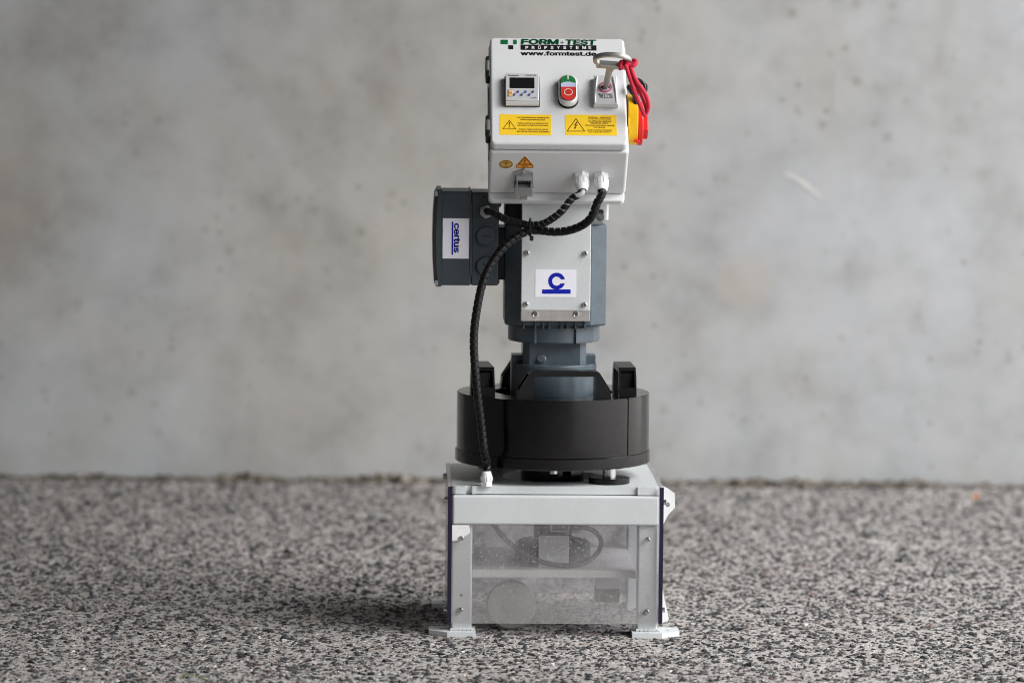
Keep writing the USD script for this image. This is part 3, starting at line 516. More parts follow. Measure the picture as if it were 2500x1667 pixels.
# column plate that carries the control box
xp0, xp1 = X(1273, YP, 650), X(1442, YP, 650); zp0, zps = Z(784, YP), Z(758, YP)
cp = obj('column_plate', rbox(xp0, xp1, YP, YP + 0.010, zps, Z(400, YP), 0.0012), GREY, MA)
obj('bare_edge', rbox(xp0, xp1 - 0.0008, YP - 0.0006, YP + 0.0095, zp0, zps - 0.0002, 0.0006), ALU, cp, label='bare aluminium lower edge of the column plate')
for a in ((1284.6, 742), (1427.5, 743.5), (1287, 617.5), (1429, 618.5)): screw(a[0], a[1], YP - 0.0001, 0.0039, 0.0042)
for a in ((1306, 768), (1406, 768)):
    screw(a[0], a[1], YP - 0.0007, 0.0049, 0.0007, name='countersunk_screw')
def decal(x0, x1, y0, y1, Y, m, name, parent, th=0.0003):
    a, b = H(x0, y1, Y), H(x1, y0, Y); return obj(name, put(ext(sbox(a[0], a[2], b[0], b[2]), 0.00005, th), (0, Y, 0), **FRONT), m, parent, smooth=False)
lb = decal(1306.5, 1407, 658.5, 725, YP, LABW, 'logo_label', MA)
def fpoly(p, Y): return Polygon([(lambda q: (q[0], q[2]))(H(a, b, Y)) for a, b in p])
cpx = Point(1359, 686.3).buffer(20.6, 24).difference(Point(1359, 686.3).buffer(11, 24)).difference(sbox(1361, 682, 1390, 691.8)).difference(sbox(1372, 684, 1390, 691.8))
cpx = cpx.union(sbox(1323.5, 706.4, 1393.3, 717))
obj('logo_print', put(ext(Polygon([tuple(H(a, b, YP)[[0, 2]]) for a, b in cpx.exterior.coords], [[tuple(H(a, b, YP)[[0, 2]]) for a, b in r.coords] for r in cpx.interiors]), 0.0003, 0.0005), (0, YP, 0), **FRONT), INKB, lb, smooth=False, label='blue letter C over a bar')

# terminal box on the motor
YT0, YT1 = 0.08, 0.19
def tz(py): return Z(py, YT0, 1140)
def txx(px): return X(px, YT0, 580)
tb = obj('terminal_box', rbox(txx(1150), txx(1218), YT0, YT1, tz(697), tz(469), 0.003), BLUED, MA)
obj('box_tab', rbox(txx(1214), txx(1223.5), YT0 + 0.003, YT0 + 0.02, tz(506), tz(488.5), 0.003), BLUED, tb)
obj('box_foot', rbox(txx(1195), txx(1221), YT0 + 0.004, YT0 + 0.05, tz(694), tz(680), 0.003), BLUED, tb)
lid = obj('box_lid', rbox(txx(1078), txx(1149.8), YT0 - 0.0012, YT1 + 0.001, tz(697), tz(467.5), 0.002), BLUED, MA)
for y0, y1 in ((492, 674),):
    obj('lid_step', rbox(txx(1147), txx(1152), YT0 - 0.0018, YT0 + 0.01, tz(y1), tz(y0), 0.0005), BLUED, lid)
obj('lid_rib', rbox(txx(1077), txx(1079.5), YT0 - 0.002, YT0 + 0.01, tz(699), tz(466), 0.0005), BLUED, lid)
obj('lid_seam', rbox(txx(1146), txx(1151), YT0 + 0.0, YT1, tz(470), tz(464.5), 0.0012), BLUED, lid)
arc = [(1077, 700), (1066, 700), (1060.5, 690), (1057.2, 640), (1056, 580), (1057.2, 520), (1060.5, 475), (1067, 463), (1077, 463)]
cv = obj('box_cover', put(ext(Polygon([(txx(a), tz(b)) for a, b in arc]), -(YT1 + 0.002), -(YT0 - 0.003)), (0, 0, 0), **FRONT), BLUED, MA, smooth=40)
edge = Polygon([(txx(a), tz(b)) for a, b in [(1066, 699), (1060.5, 690), (1057.2, 640), (1056, 580), (1057.2, 520), (1060.5, 475), (1067, 464), (1070.5, 475), (1067, 500), (1064.5, 580), (1066.5, 660), (1070, 688)]])
obj('cover_gasket', put(ext(edge, 0, 0.0006), (0, YT0 - 0.003, 0), **FRONT), SLOT, cv, smooth=False)
for py in (473.5, 691): 
    o = H(1065.5, py, YT0 - 0.0036); obj('cover_screw', put(bx(-0.0022, 0.0022, -0.0035, 0.0035, 0, 0.0012), o, **FRONT), DIE, cv, smooth=False)
obj('motor_neck', rbox(txx(1215), X(1262, 0.1, 600), 0.092, 0.175, tz(684), tz(556), 0.003), CHAR, MA)
for py, ang in ((576.5, -4), (650, -42)):
    o = H(1186.7, py, YT0); a = math.radians(ang); R2 = dict(ax=(math.cos(a), 0, math.sin(a)), ay=(-math.sin(a), 0, math.cos(a)), az=(0, -1, 0))
    bp = obj('blind_plug', put(cyl(0.0137, 0, 0.0045, 48, 0.001), o, **FRONT), BLUED, MA); obj('plug_slot', put(bx(-0.0062, 0.0062, -0.0009, 0.0009, 0.0045, 0.0048), o, **R2), SLOT, bp, smooth=False)
obj('pilot_hole', put(cyl(0.0024, 0, 0.0003, 16), H(1182.5, 480.5, YT0 - 0.0001), **FRONT), SLOT, tb)
o = H(1187, 517, YT0); gn = obj('cable_gland', put(ext(ngon(6, 0.0100, 0.4), 0, 0.006), o, **FRONT), NUT, MA, smooth=False, label='light grey hexagonal gland on the terminal box')
obj('gland_cap', put(rev([(0, 0.006), (0.0084, 0.006), (0.0084, 0.010), (0.0066, 0.013), (0, 0.013)], 28), o, **FRONT), NUT, gn)
lb = decal(1080.5, 1145.3, 533.5, 631, YT0 - 0.0013, LABW, 'name_label', MA, 0.0003)
def rot_text(s, x0, x1, y0, y1, Y, m, parent):
    a, b = H(x0, y1, Y), H(x1, y0, Y); t = text(s, 0, b[2] - a[2], 0, b[0] - a[0], 0.0003, 0.0002, bold=2)   # reads downwards
    return obj('name_print', put(t, (a[0], Y, b[2]), (0, 0, -1), (1, 0, 0), (0, -1, 0)), m, parent, smooth=False)
rot_text('certus', 1107.5, 1123, 545, 617, YT0 - 0.0013, INKB, lb)
decal(1102.3, 1106.9, 541, 622, YT0 - 0.0013, INKB, 'name_bar', lb, 0.00052)

# ---------------------------------------------------------------- control box, tilted back
T = math.radians(40); CU = np.array([0, math.sin(T), math.cos(T)]); CN = np.array([0, -math.cos(T), math.sin(T)])
CO = H(1361, 352, -0.044)
def DP(px, py, c=0.0):                       # (a, b) on the door plane raised by c
    p = hit(px, py, CO + CN * c, CN) - CO; return np.array([p[0], np.dot(p, CU)])
def DC(mesh): return put(mesh, CO, (1, 0, 0), CU, CN)
BO = CO - CU * 0.0
def BP(px, py, c=0.0):                       # (a, d) on the underside raised by c, d runs towards the front edge
    p = hit(px, py, BO - CU * c, CU) - BO; return np.array([p[0], np.dot(p, CN)])
def BC(mesh): return put(mesh, BO, (1, 0, 0), CN, -CU)
a0, bt = DP(1198, 91); a1, _ = DP(1526.5, 93); a0b, _ = DP(1195.5, 345); a1b, _ = DP(1530, 345)
al, ar = (a0 + a0b) / 2, (a1 + a1b) / 2
LIP = 0.0150; dback = BP(1361, 471)[1]
obj('cabinet_door', DC(rpoly(rrect(al, ar, 0, bt, 0.007), -LIP, 0, 0.0035)), GREYC, MA)
obj('door_gasket', DC(ext(rrect(al + 0.003, ar - 0.003, 0.004, bt - 0.003, 0.004), -LIP - 0.0025, -LIP + 0.001)), SLOT, MA)
obj('cabinet_body', DC(rpoly(rrect(al - 0.0012, ar + 0.0022, -0.0015, bt + 0.001, 0.005), dback, -LIP - 0.0018, 0.003)), GREYC, MA)
obj('mounting_plate', DC(rpoly(rrect(al - 0.0008, ar + 0.0008, -0.0135, bt + 0.004, 0.007), dback - 0.010, dback - 0.0006, 0.002)), GREYC, MA)
# hinges on the left side
for y0, y1 in ((142, 192), (286, 338)):
    c = -0.006; p0, p1 = DP(1191, y1, c), DP(1191, y0, c); x0 = DP(1185, y0, c)[0]; x1 = al + 0.001; hgt = p1[1] - p0[1]
    h = obj('hinge', DC(rbox(x0, x1, p0[1], p1[1], c - 0.014, c + 0.006, 0.003)), BLK, MA)
    obj('hinge_sleeve', DC(rbox(x0 - 0.0004, x1 - 0.001, p0[1] + hgt * 0.24, p1[1] - hgt * 0.2, c - 0.0144, c + 0.0064, 0.003)), mat('hinge_metal' + str(y0), (0.16, 0.155, 0.14), 0.45, 0.3), h)
obj('gasket_strip', DC(bx(al - 0.0024, al - 0.0010, 0.004, bt * 0.6, -LIP - 0.03, -LIP - 0.004)), BLK, MA, smooth=False)
# printing on the door
def drect(x0, x1, y0, y1, c, th=0.0002, r=0):
    p, q = DP((x0), y1, c), DP(x1, y0, c); g = sbox(p[0], p[1], q[0], q[1]) if not r else rrect(p[0], q[0], p[1], q[1], r); return ext(g, c, c + th)
def dtext(s, x0, x1, y0, y1, c, bold=False, flip=False, th=0.0002):
    p, q = DP(x0, y1, c), DP(x1, y0, c); return text(s, p[0], q[0], p[1], q[1], c, th, bold, flip)
E = 0.00005
lg = obj('logo_print', DC(cat([drect(1222, 1240, 98, 108.6, E, r=0.0012), drect(1253, 1261.8, 98, 108.8, E, r=0.0012)])), INKG, MA, smooth=False, label='green blocks of the maker\'s mark')
def shear(m, k):
    m = m.copy(); y0 = m.bounds[0][1]; m.vertices[:, 0] += k * (m.vertices[:, 1] - y0); return m
obj('word_print', DC(cat([shear(dtext('FORM', 1271, 1363, 96.5, 109, E, 3, th=0.0003), 0.12), shear(dtext('TEST', 1378.5, 1454, 97.5, 110.5, E, 3, th=0.0003), 0.12)])), INKG, lg, smooth=False)
obj('plus_print', DC(cat([drect(1367, 1378, 104.4, 105.2, E, 0.0004), drect(1372, 1373, 100, 109, E + 0.00003, 0.0004)])), INKK, lg, smooth=False)
obj('block_print', DC(drect(1241, 1253, 111.3, 121, E)), INKK, lg, smooth=False)
bar = obj('bar_print', DC(drect(1271, 1456, 111.5, 122.6, E)), INKK, MA, smooth=False, label='black bar with white spaced lettering')
xs_ = np.linspace(1283, 1437, 11); W_ = dict(zip('PRÜFSYSTEME', [7] * 11))
obj('bar_lettering', DC(cat([dtext(ch, x, x + (6.5 if ch != 'M' else 9), 112.2 if ch == 'Ü' else 113.4, 120.6, E + 0.0002, True) for ch, x in zip('PRÜFSYSTEME', xs_)])), INKW, bar, smooth=False)
obj('web_print', DC(dtext('www.formtest.de', 1271, 1456, 127, 136, E, 2)), INKK, MA, smooth=False)
# counter
c1 = 0.011
ct = obj('counter', DC(rpoly(affinity.translate(Polygon(drect(1234.5, 1316, 179, 245, c1).bounds[[0, 1, 1, 0], [0, 0, 1, 1]].reshape(4)[:, None].repeat(2, 1) if False else [tuple(DP(1234.5, 246, c1)), tuple(DP(1316, 246, c1)), tuple(DP(1316, 179.5, c1)), tuple(DP(1234.5, 179.5, c1))]), 0, 0), 0.003, c1, 0.0012)), SILV, MA, label='square silver counter with dark display')
p, q = DP(1234.5, 246, c1), DP(1316, 179.5, c1)
obj('counter_base', DC(rbox(p[0] - 0.0012, q[0] + 0.0008, p[1] - 0.003, q[1] - 0.001, 0, 0.0052, 0.001)), BLK, ct)
obj('counter_lower_edge', DC(hull([(x, y, z) for x in (p[0] + .0005, q[0] - .0005) for y, z in ((p[1] + 0.001, c1), (p[1] + .001, 0.004), (p[1] - 0.0035, 0.004), (p[1] - 0.0025, c1 - 0.004))])), SILV, ct, smooth=False)
obj('display', DC(drect(1244.3, 1304.5, 190.3, 215.7, c1 + 0.0001, 0.0002, 0.0008)), SCREEN, ct, smooth=False)
obj('counter_lettering', DC(cat([dtext('Panasonic', 1240.5, 1267, 183, 186.5, c1 + E, True), dtext('COUNTER', 1283, 1309, 183, 186.3, c1 + E), dtext('LC4H', 1295.5, 1309, 237.5, 241, c1 + E), dtext('RESET', 1239, 1251, 220.3, 222, c1 + E), dtext('LOCK', 1239, 1250, 228.6, 230.4, c1 + E)])), INKD, ct, smooth=False)
for x_, y_ in ((1264.8, 225.4), (1283.4, 225.4), (1301.6, 225.4), (1255.7, 232.6), (1274.2, 232.6), (1292.7, 232.6)):
    obj('blue_key', DC(rpoly(ngon(12, 0.0018).buffer(0), 0, 0.002, 0.0005).apply_translation((*DP(x_, y_, c1), c1))), BLUEKEY, ct)
for y_ in (225, 233.3):
    p = DP(1246, y_, c1); obj('amber_key', DC(rbox(p[0] - 0.0028, p[0] + 0.0028, p[1] - 0.0022, p[1] + 0.0022, c1, c1 + 0.0015, 0.0006)), ORKEY, ct)
# start-stop button
c2 = 0.0125; pc = DP(1387.3, 214.5, 0.005); hw = 0.0138
def stad(hw, hh): return sbox(-0.00001, -(hh - hw), 0.00001, hh - hw).buffer(hw, quad_segs=10)
hh = (DP(1387, 181, c2)[1] - DP(1387, 248, c2)[1]) / 2 + 0.002
pc = np.array([DP(1387.3, 214, c2)[0], (DP(1387, 181, c2)[1] + DP(1387, 248, c2)[1]) / 2 - 0.001])
def at_b(m): m = m.copy(); m.apply_translation((pc[0], pc[1], 0)); return DC(m)
pbn = obj('start_stop_button', at_b(rpoly(stad(hw, hh), 0.001, c2, 0.0045)), SILV, MA, label='oval green and red start and stop button')
obj('button_seal', at_b(ext(stad(hw + 0.0006, hh + 0.0006), 0, 0.0018)), BLK, pbn)
ins = stad(hw - 0.0034, hh - 0.0046)
yb1, yb2 = DP(1387, 204, c2)[1] - pc[1], DP(1387, 214.2, c2)[1] - pc[1]
lens = Point(0, yb2 - 0.010).buffer(0.0192, 30).intersection(sbox(-1, yb2, 1, 1)).intersection(ins)
obj('button_rim', at_b(ext(stad(hw - 0.0029, hh - 0.0041), c2 - 0.001, c2 + 0.0003)), SLOT, pbn)
obj('green_button', at_b(ext(ins.intersection(sbox(-1, yb2, 1, 1)).difference(lens.buffer(0.0002)), c2, c2 + 0.0014)), GRN, pbn)
obj('lens', at_b(ext(lens, c2, c2 + 0.0016)), LENS, pbn)
red = ins.intersection(sbox(-1, -1, 1, yb2 - 0.0003)); obj('red_button', at_b(ext(red, c2, c2 + 0.0020)), REDB, pbn)
pr = DP(1387.2, 227.3, c2)[1] - pc[1]
obj('stop_mark', at_b(ext(Point(0, pr).buffer(0.0063).difference(Point(0, pr).buffer(0.0052)), c2 + 0.002, c2 + 0.0022)), IND, pbn, smooth=False)
g1, g2 = DP(1387, 181.5, c2)[1] - pc[1], DP(1387, 196, c2)[1] - pc[1]
obj('start_mark', at_b(ext(sbox(-0.0008, g2, 0.0008, g1), c2 + 0.0014, c2 + 0.0016)), IND, pbn, smooth=False)
# lock housing
c3 = 0.0095; p = DP(1450, 254, c3); q = DP(1507, 184, c3)
lh = obj('lock_housing', DC(hull([(x + dx, y, z) for (x, y, w_) in ((p[0], p[1], 0), (q[0], p[1], 0), (p[0] + 0.001, q[1], 1), (q[0] - 0.001, q[1], 1)) for z, dx in ((0.0005, 0), (c3 - 0.002, 0), )] + [((p[0] if s < 0 else q[0]) - s * 0.002, y, c3 - (0 if y == p[1] else 0.001)) for s in (-1, 1) for y in (p[1], q[1])])), SILV, MA, smooth=20, label='silver lock housing on the door')
for s in (-1, 1):
    xs0 = p[0] + 0.0015 if s < 0 else q[0] - 0.0015
    obj('housing_rib', DC(tube(curve([(xs0 - s * 0.0005, p[1] + 0.002, c3 - 0.0006), (xs0 - s * 0.0015, (p[1] + q[1]) / 2, c3 + 0.0006), (xs0 - s * 0.0045, q[1] - 0.003, c3 - 0.0002)], 16), 0.0013, 8)), SILV, lh)
kc = DP(1478, 213.5, c3)
obj('lock_recess', DC(ext(Point(*kc).buffer(0.0086, 24), c3, c3 + 0.0003)), DIE, lh)
obj('lock_ring', DC(ext(Point(*kc).buffer(0.0092, 24).difference(Point(*kc).buffer(0.0079, 24)), c3, c3 + 0.0008)), mat('pink_ring', (0.5, 0.04, 0.13), 0.4), lh)
obj('key_slot', DC(ext(sbox(kc[0] - 0.0062, kc[1] - 0.0016, kc[0] + 0.0062, kc[1] + 0.0016), c3 + 0.0003, c3 + 0.0005)), SLOT, lh, smooth=False)
obj('lock_lettering', DC(cat([dtext('RITTAL', 1461.5, 1495, 231.3, 240, c3 + E, False, True), drect(1461.5, 1495, 229.7, 230.4, c3 + E)])), INKK, lh, smooth=False)
# warning stickers
s1 = obj('warning_sticker', DC(drect(1220.6, 1345, 280.6, 329.8, 0.00005, 0.0002)), STK, MA, smooth=False, label='yellow sticker with exclamation mark triangle')
def tri_sign(cx, cy0, cy1, hwid, t_, c=0.00025):
    A, B, C = DP(cx, cy0, c), DP(cx - hwid, cy1, c), DP(cx + hwid, cy1, c); P = Polygon([A, B, C]); return P.difference(P.buffer(-t_, join_style=2))
def dpoly(pts_, c=0.00025): return Polygon([tuple(DP(a, b, c)) for a, b in pts_])
BOLT = [(0.12, 0), (-0.30, 0.52), (0.02, 0.45), (-0.16, 0.80), (-0.28, 0.74), (-0.2, 1.0), (0.12, 0.80), (-0.02, 0.80), (0.30, 0.34), (-0.02, 0.42), (0.34, 0.02)]
def bolt_pts(cx, y0, h): return [(cx + x_ * h * 0.85, y0 + y_ * h) for x_, y_ in BOLT]
def lines(rows, c=0.00025): return cat([dtext(t_, x0, x1, y0, y0 + h_, c) for t_, x0, x1, y0, h_ in rows])
obj('warning_print', DC(cat([ext(tri_sign(1243.5, 293, 316, 17, 0.0009), 0.00025, 0.0004), ext(dpoly([(1242, 299), (1245, 299), (1244.4, 308), (1242.6, 308)]).union(affinity.scale(Point(*DP(1243.5, 311, 0.00025)).buffer(0.001), 1, 1)), 0.00025, 0.0004)])), INKR, s1, smooth=False)
obj('warning_lettering', DC(lines([('Vor Inbetriebnahme unbedingt die', 1263, 1340, 286, 4), ('Bedienungsanleitung lesen.', 1271, 1332, 291, 4), ('Before putting into operation it is', 1265, 1338, 300, 4), ('necessary to read the instructions.', 1264, 1339, 305, 4), ('Avant la mise en service, lire en', 1266, 1338, 314.5, 4), ('tout cas les instructions d\'utilisation.', 1262, 1342, 319.5, 4)])), INKR, s1, smooth=False)
s2 = obj('warning_sticker', DC(drect(1380.2, 1504.6, 281.6, 330.4, 0.00005, 0.0002)), STK, MA, smooth=False, label='yellow sticker with lightning triangle')
obj('warning_print', DC(cat([ext(tri_sign(1406, 289, 321.5, 23, 0.0011), 0.00025, 0.0004), ext(dpoly(bolt_pts(1405.5, 298, 18)).buffer(0), 0.00025, 0.0004)])), INKR, s2, smooth=False)
obj('warning_lettering', DC(cat([lines([('Achtung - Attention!', 1436, 1491, 285.5, 5), ('Vor Öffnen des Gehäuses', 1436, 1492, 293.5, 4.6), ('Netzstecker ziehen!', 1442, 1485, 298.8, 4), ('Disconnect plug before opening', 1429, 1499, 305, 4.2), ('the housing!', 1450, 1477, 309.6, 4), ('Avant l\'ouverture l\'appareil,', 1433, 1494, 316.6, 4), ('tirer la prise de courant!', 1437, 1490, 321, 4)]), drect(1436, 1491, 291.3, 291.9, 0.00025)])), INKR, s2, smooth=False)

# underside: stickers, plug, glands
def bpoly(pts_, c=0.0): return Polygon([tuple(BP(a, b, c)) for a, b in pts_])
BB = 0.0015
gs = obj('test_sticker', BC(ext(bpoly([(1235.5 + 17 * math.cos(k / 24 * 2 * math.pi), 401 + 10 * math.sin(k / 24 * 2 * math.pi)) for k in range(24)], BB), BB, BB + 0.0003)), GOLD, MA, smooth=False, label='small gold oval sticker')
def btext(s, x0, x1, y0, y1, c, bold=False):
    p, q = BP(x0, y1, c), BP(x1, y0, c); return text(s, p[0], q[0], p[1], q[1], c, 0.0002, bold)
rim = bpoly([(1235.5 + 16 * math.cos(k / 24 * 2 * math.pi), 401 + 9.2 * math.sin(k / 24 * 2 * math.pi)) for k in range(24)], BB)
obj('sticker_print', BC(cat([ext(rim.difference(affinity.scale(rim, 0.9, 0.86)), BB + 0.0003, BB + 0.0004), btext('5', 1234, 1238, 398, 404, BB + 0.0003, True), ext(bpoly([(1227, 396), (1243, 396), (1243, 397), (1227, 397)], BB), BB + .0003, BB + .0004), ext(bpoly([(1228, 406), (1242, 406), (1242, 407), (1228, 407)], BB), BB + .0003, BB + .0004)])), INKR, gs, smooth=False)
vs_ = obj('voltage_sticker', BC(ext(bpoly([(1281.8, 380.5), (1300, 401.5), (1302, 401.8), (1302, 410.3), (1260, 410.3), (1260, 401.8), (1262.5, 401.5)], BB), BB, BB + 0.0003)), ORG, MA, smooth=False, label='small orange sticker with lightning triangle and 230 V')
tr = bpoly([(1281.8, 382.5), (1299, 401.2), (1264.5, 401.2)], BB); rc = bpoly([(1260.6, 402.6), (1301.4, 402.6), (1301.4, 409.8), (1260.6, 409.8)], BB)
obj('voltage_print', BC(cat([ext(tr.difference(tr.buffer(-0.0013, join_style=2)), BB + .0003, BB + .0005), ext(rc.difference(rc.buffer(-0.0007, join_style=2)), BB + .0003, BB + .0005), ext(bpoly(bolt_pts(1281.5, 387.5, 11), BB).buffer(0), BB + .0003, BB + .0005), btext('230 V', 1274, 1289, 404.2, 408.6, BB + 0.0003)])), INKR, vs_, smooth=False)
def bx_b(x0, x1, y0, y1, c0, c1, r=0.001):
    p, q = BP(x0, y1, c0), BP(x1, y0, c0); return BC(rbox(p[0], q[0], p[1], q[1], c0, c1, r))
hx = bpoly([(1279.5, 410.5), (1301.5, 418), (1302.5, 442), (1300, 446), (1258, 446), (1255.5, 442), (1256, 418)], BB)
pg = obj('power_inlet', BC(ext(hx, BB, BB + 0.003)), DIE, MA, smooth=False, label='grey three pin power inlet with metal latch')
obj('inlet_screw', BC(put(rev([(0, 0), (0.003, 0), (0.003, 0.0012), (0.0018, 0.002), (0, 0.002)], 18), (*BP(1278.5, 420.5, BB + .003), BB + 0.003))), STEEL, pg)
# the inlet body stands out of the underside; its open mouth looks down and forward
pA, pB = BP(1261, 430, BB), BP(1299, 430, BB); dB = BP(1280, 443.5, BB)[1]; dT = BP(1280, 423.5, BB)[1]
L1 = 0.0130
outer = sbox(pA[0], dB, pB[0], dT); inner = sbox(pA[0] + 0.002, dB + 0.0014, pB[0] - 0.002, dT - 0.0030)
obj('inlet_body', BC(cat([ext(outer.difference(inner), BB + 0.003, L1), ext(inner, BB + 0.003, BB + 0.004)])), DIE, pg, smooth=False)
obj('inlet_insert', BC(ext(sbox(pA[0] + 0.0021, dB + 0.0015, pB[0] - 0.0021, dT - 0.0031), L1 - 0.006, L1 - 0.005)), SLOT, pg, smooth=False)
for k in (0.25, 0.5, 0.75):
    xq = pA[0] + (pB[0] - pA[0]) * k; obj('inlet_pin', BC(put(cyl(0.0011, L1 - 0.006, L1 - 0.001, 12), (xq, dT - 0.0065, 0))), STEEL, pg)
YC = (BO - CU * L1 + CN * dB)[1] - 0.001
p, q = H(1256, 480, YC), H(1301.5, 458, YC)
obj('latch_plate', rbox(p[0], q[0], YC - 0.0012, YC + 0.012, p[2], q[2], 0.0006), LATCH, pg)
for s, xx_ in ((-1, p[0]), (1, q[0])):
    top_ = BO - CU * 0.008 + CN * (dT * 0.5 + dB * 0.5)
    obj('latch_arm', tube(curve([(xx_ + s * 0.0003, YC + 0.004, q[2] - 0.001), (xx_ + s * 0.0004, YC + 0.006, q[2] + 0.008), (xx_ - s * 0.001, YC + 0.010, q[2] + 0.016)], 10), 0.0011, 8), STEEL, pg)
p, q = H(1269.5, 488.5, YC), H(1288, 480, YC); obj('latch_tab', rbox(p[0], q[0], YC + 0.001, YC + 0.003, p[2], q[2] + 0.001, 0.0008), LATCH, pg)
def gland(o, u_, v_, w_, k=1.0, name='cable_gland', label=None, hexz=0.007, nutz=0.026):
    g = obj(name, put(ext(ngon(6, 0.0112 * k, 0.52), 0, hexz), o, u_, v_, w_), WHT, MA, smooth=False, label=label)
    nut = rev([(0, hexz), (0.0092 * k, hexz), (0.0094 * k, nutz * 0.62), (0.0091 * k, nutz * 0.78), (0.0080 * k, nutz * 0.92), (0.0068 * k, nutz), (0.0058 * k, nutz), (0.0056 * k, nutz * 0.9), (0, nutz * 0.9)], 36)
    obj('gland_nut', put(nut, o, u_, v_, w_), WHT, g)
    for j in range(8):
        a = j * math.pi / 4 + 0.3; r_ = 0.0093 * k; m = bx(r_ - 0.0008, r_ + 0.0009, -0.0022, 0.0022, hexz + 0.0015, nutz * 0.66); m.apply_transform(trimesh.transformations.rotation_matrix(a, (0, 0, 1)))
        obj('grip_rib', put(m, o, u_, v_, w_), WHT, g, smooth=False)
    obj('gland_throat', put(cyl(0.0057 * k, nutz * 0.9, nutz * 0.92, 24), o, u_, v_, w_), SLOT, g)
    return np.asarray(o) + np.asarray(w_) * nutz * 0.9
ends = []
for (px, py), lab in (((1420.5, 428.5), 'white gland, left of the two under the box'), ((1468, 429), 'white gland, right of the two under the box')):
    ad = BP(px, py, BB); o = BO + np.array([ad[0], 0, 0]) + CN * ad[1] - CU * BB
    ends.append(gland(o, (1, 0, 0), CN, -CU, 1.0, label=lab, nutz=0.0275))
og = hit(1187.5, 1186, (0, 0, ZT), np.array([0, 0, 1.0]))
e3 = gland(og, (1, 0, 0), (0, 1, 0), (0, 0, 1), 0.82, label='white gland on the base plate', hexz=0.0065, nutz=0.0215)

# cables in black spiral wrap
def wrapped(name, q, r_in=0.0036, th=0.0017, pitch=0.0095, gap=0.12, stretch=lambda u: 1.0, label=None, s0=0.0, core=CABLE, gapf=lambda u: 1.0):
    c = obj(name, tube(q, r_in, 12), core, MA, label=label); k = int(len(q) * s0)
    obj('spiral_wrap', spiral(q[k:], r_in + 0.0001, th, pitch, gap, stretch, gapf), WRAP, c, smooth=40)
e1 = ends[0]; e2 = ends[1]
g3 = H(1187, 517, YT0) + (0, -0.012, 0)
pA_ = [e1, e1 - CU * 0.008 + (-0.001, 0, 0), H(1404, 480, e1[1] - 0.004), H(1379, 507, -0.01), H(1345, 536, 0.005), H(1320, 548, 0.018), H(1290, 549, 0.026), H(1258, 543, 0.03), H(1225, 531, 0.035), H(1202, 519, 0.047), H(1192, 516, 0.056), g3]
wrapped('cable', curve(pA_, 260), gap=0.26, stretch=lambda u: 1.0, gapf=lambda u: 1.0 if u < 0.45 else (0.2 if u > 0.55 else 1 - 8 * (u - 0.45)), label='wrapped cable from the left gland to the terminal box', s0=0.045)
pB_ = [e2, e2 - CU * 0.01, H(1462, 488, e2[1] - 0.006), H(1447, 525, -0.012), H(1420, 551, 0.0), H(1385, 563.5, 0.012), H(1345, 566, 0.02), H(1300, 563, 0.024), H(1262, 577, 0.02), H(1222, 612, 0.012), H(1190, 660, 0.005), H(1167, 740, -0.002), H(1157, 820, -0.006), H(1160, 900, -0.008), H(1168, 980, -0.008), H(1178, 1060, -0.006), H(1186, 1120, 0.0), e3 + (0, 0, 0.016), e3]
wrapped('cable', curve(pB_, 520), 0.0036, 0.0024, pitch=0.0092, gap=0.15, core=HOSE, label='wrapped cable from the right gland down to the base plate')
tq = H(1295, 556, 0.012); a_ = np.linspace(0, 2 * math.pi, 28, endpoint=False)
tie = obj('cable_tie', tube(np.array([tq + np.array([0.0012 * math.sin(2 * t), 0.012 + 0.012 * math.sin(t), 0.0128 * math.cos(t)]) for t in a_]), 0.0011, 8, closed=True), BLK, MA)
obj('tie_head', rbox(tq[0] - 0.001, tq[0] + 0.0045, 0.006, 0.014, tq[2] - 0.0185, tq[2] - 0.0115, 0.001), BLK, tie)

# main switch on the right side of the box
xs0 = ar + 0.0022; xe = lambda px: X(px, 0.03, 300)
sc_p = H(1540, 293, 0.035); sc_c = np.array([0, np.dot(sc_p - CO, CU), np.dot(sc_p - CO, CN)])
def SW(mesh, off=0.0): return put(mesh, CO + CU * (sc_c[1]) + CN * sc_c[2] + np.array([0, 0, off]), CN * -1, CU, (1, 0, 0))   # x: into depth, y: up the door, z: outwards
RY = 0.0368
ys = rrect(-0.030, 0.030, -0.030, 0.030, 0.012)
x1_, x2_, x3_, x4_ = xe(1564.5), xe(1578), xe(1591.5), xe(1543)
sw = obj('main_switch', SW(rpoly(ys, xs0, x4_, 0.001)), YEL, MA, label='yellow and red rotary main switch')
obj('switch_collar', SW(rpoly(Point(0, 0).buffer(RY * 0.97, 32), x4_ - 0.001, x1_, 0.001)), YEL, sw)
def SWd(mesh, dz): return SW(mesh, dz)
rd = (358 - 251) / 2 * 0.000578
dzr = -0.0055
obj('switch_dial', SWd(rpoly(Point(0, 0).buffer(rd, 32), x1_, x2_, 0.002), dzr), RED, sw)
obj('switch_knob', SWd(rpoly(rrect(-0.012, 0.012, -0.0165, 0.0165, 0.004), x2_ - 0.001, x3_, 0.002), dzr - 0.003), RED, sw)
o_ = H(1547, 344, 0.0); fr = CO + CU * sc_c[1] + CN * sc_c[2]
obj('switch_window', rbox(xe(1546), xe(1559), fr[1] - 0.0303, fr[1] - 0.02, Z(348, 0.02, 1547), Z(341, 0.02, 1547), 0.001), RED, sw)

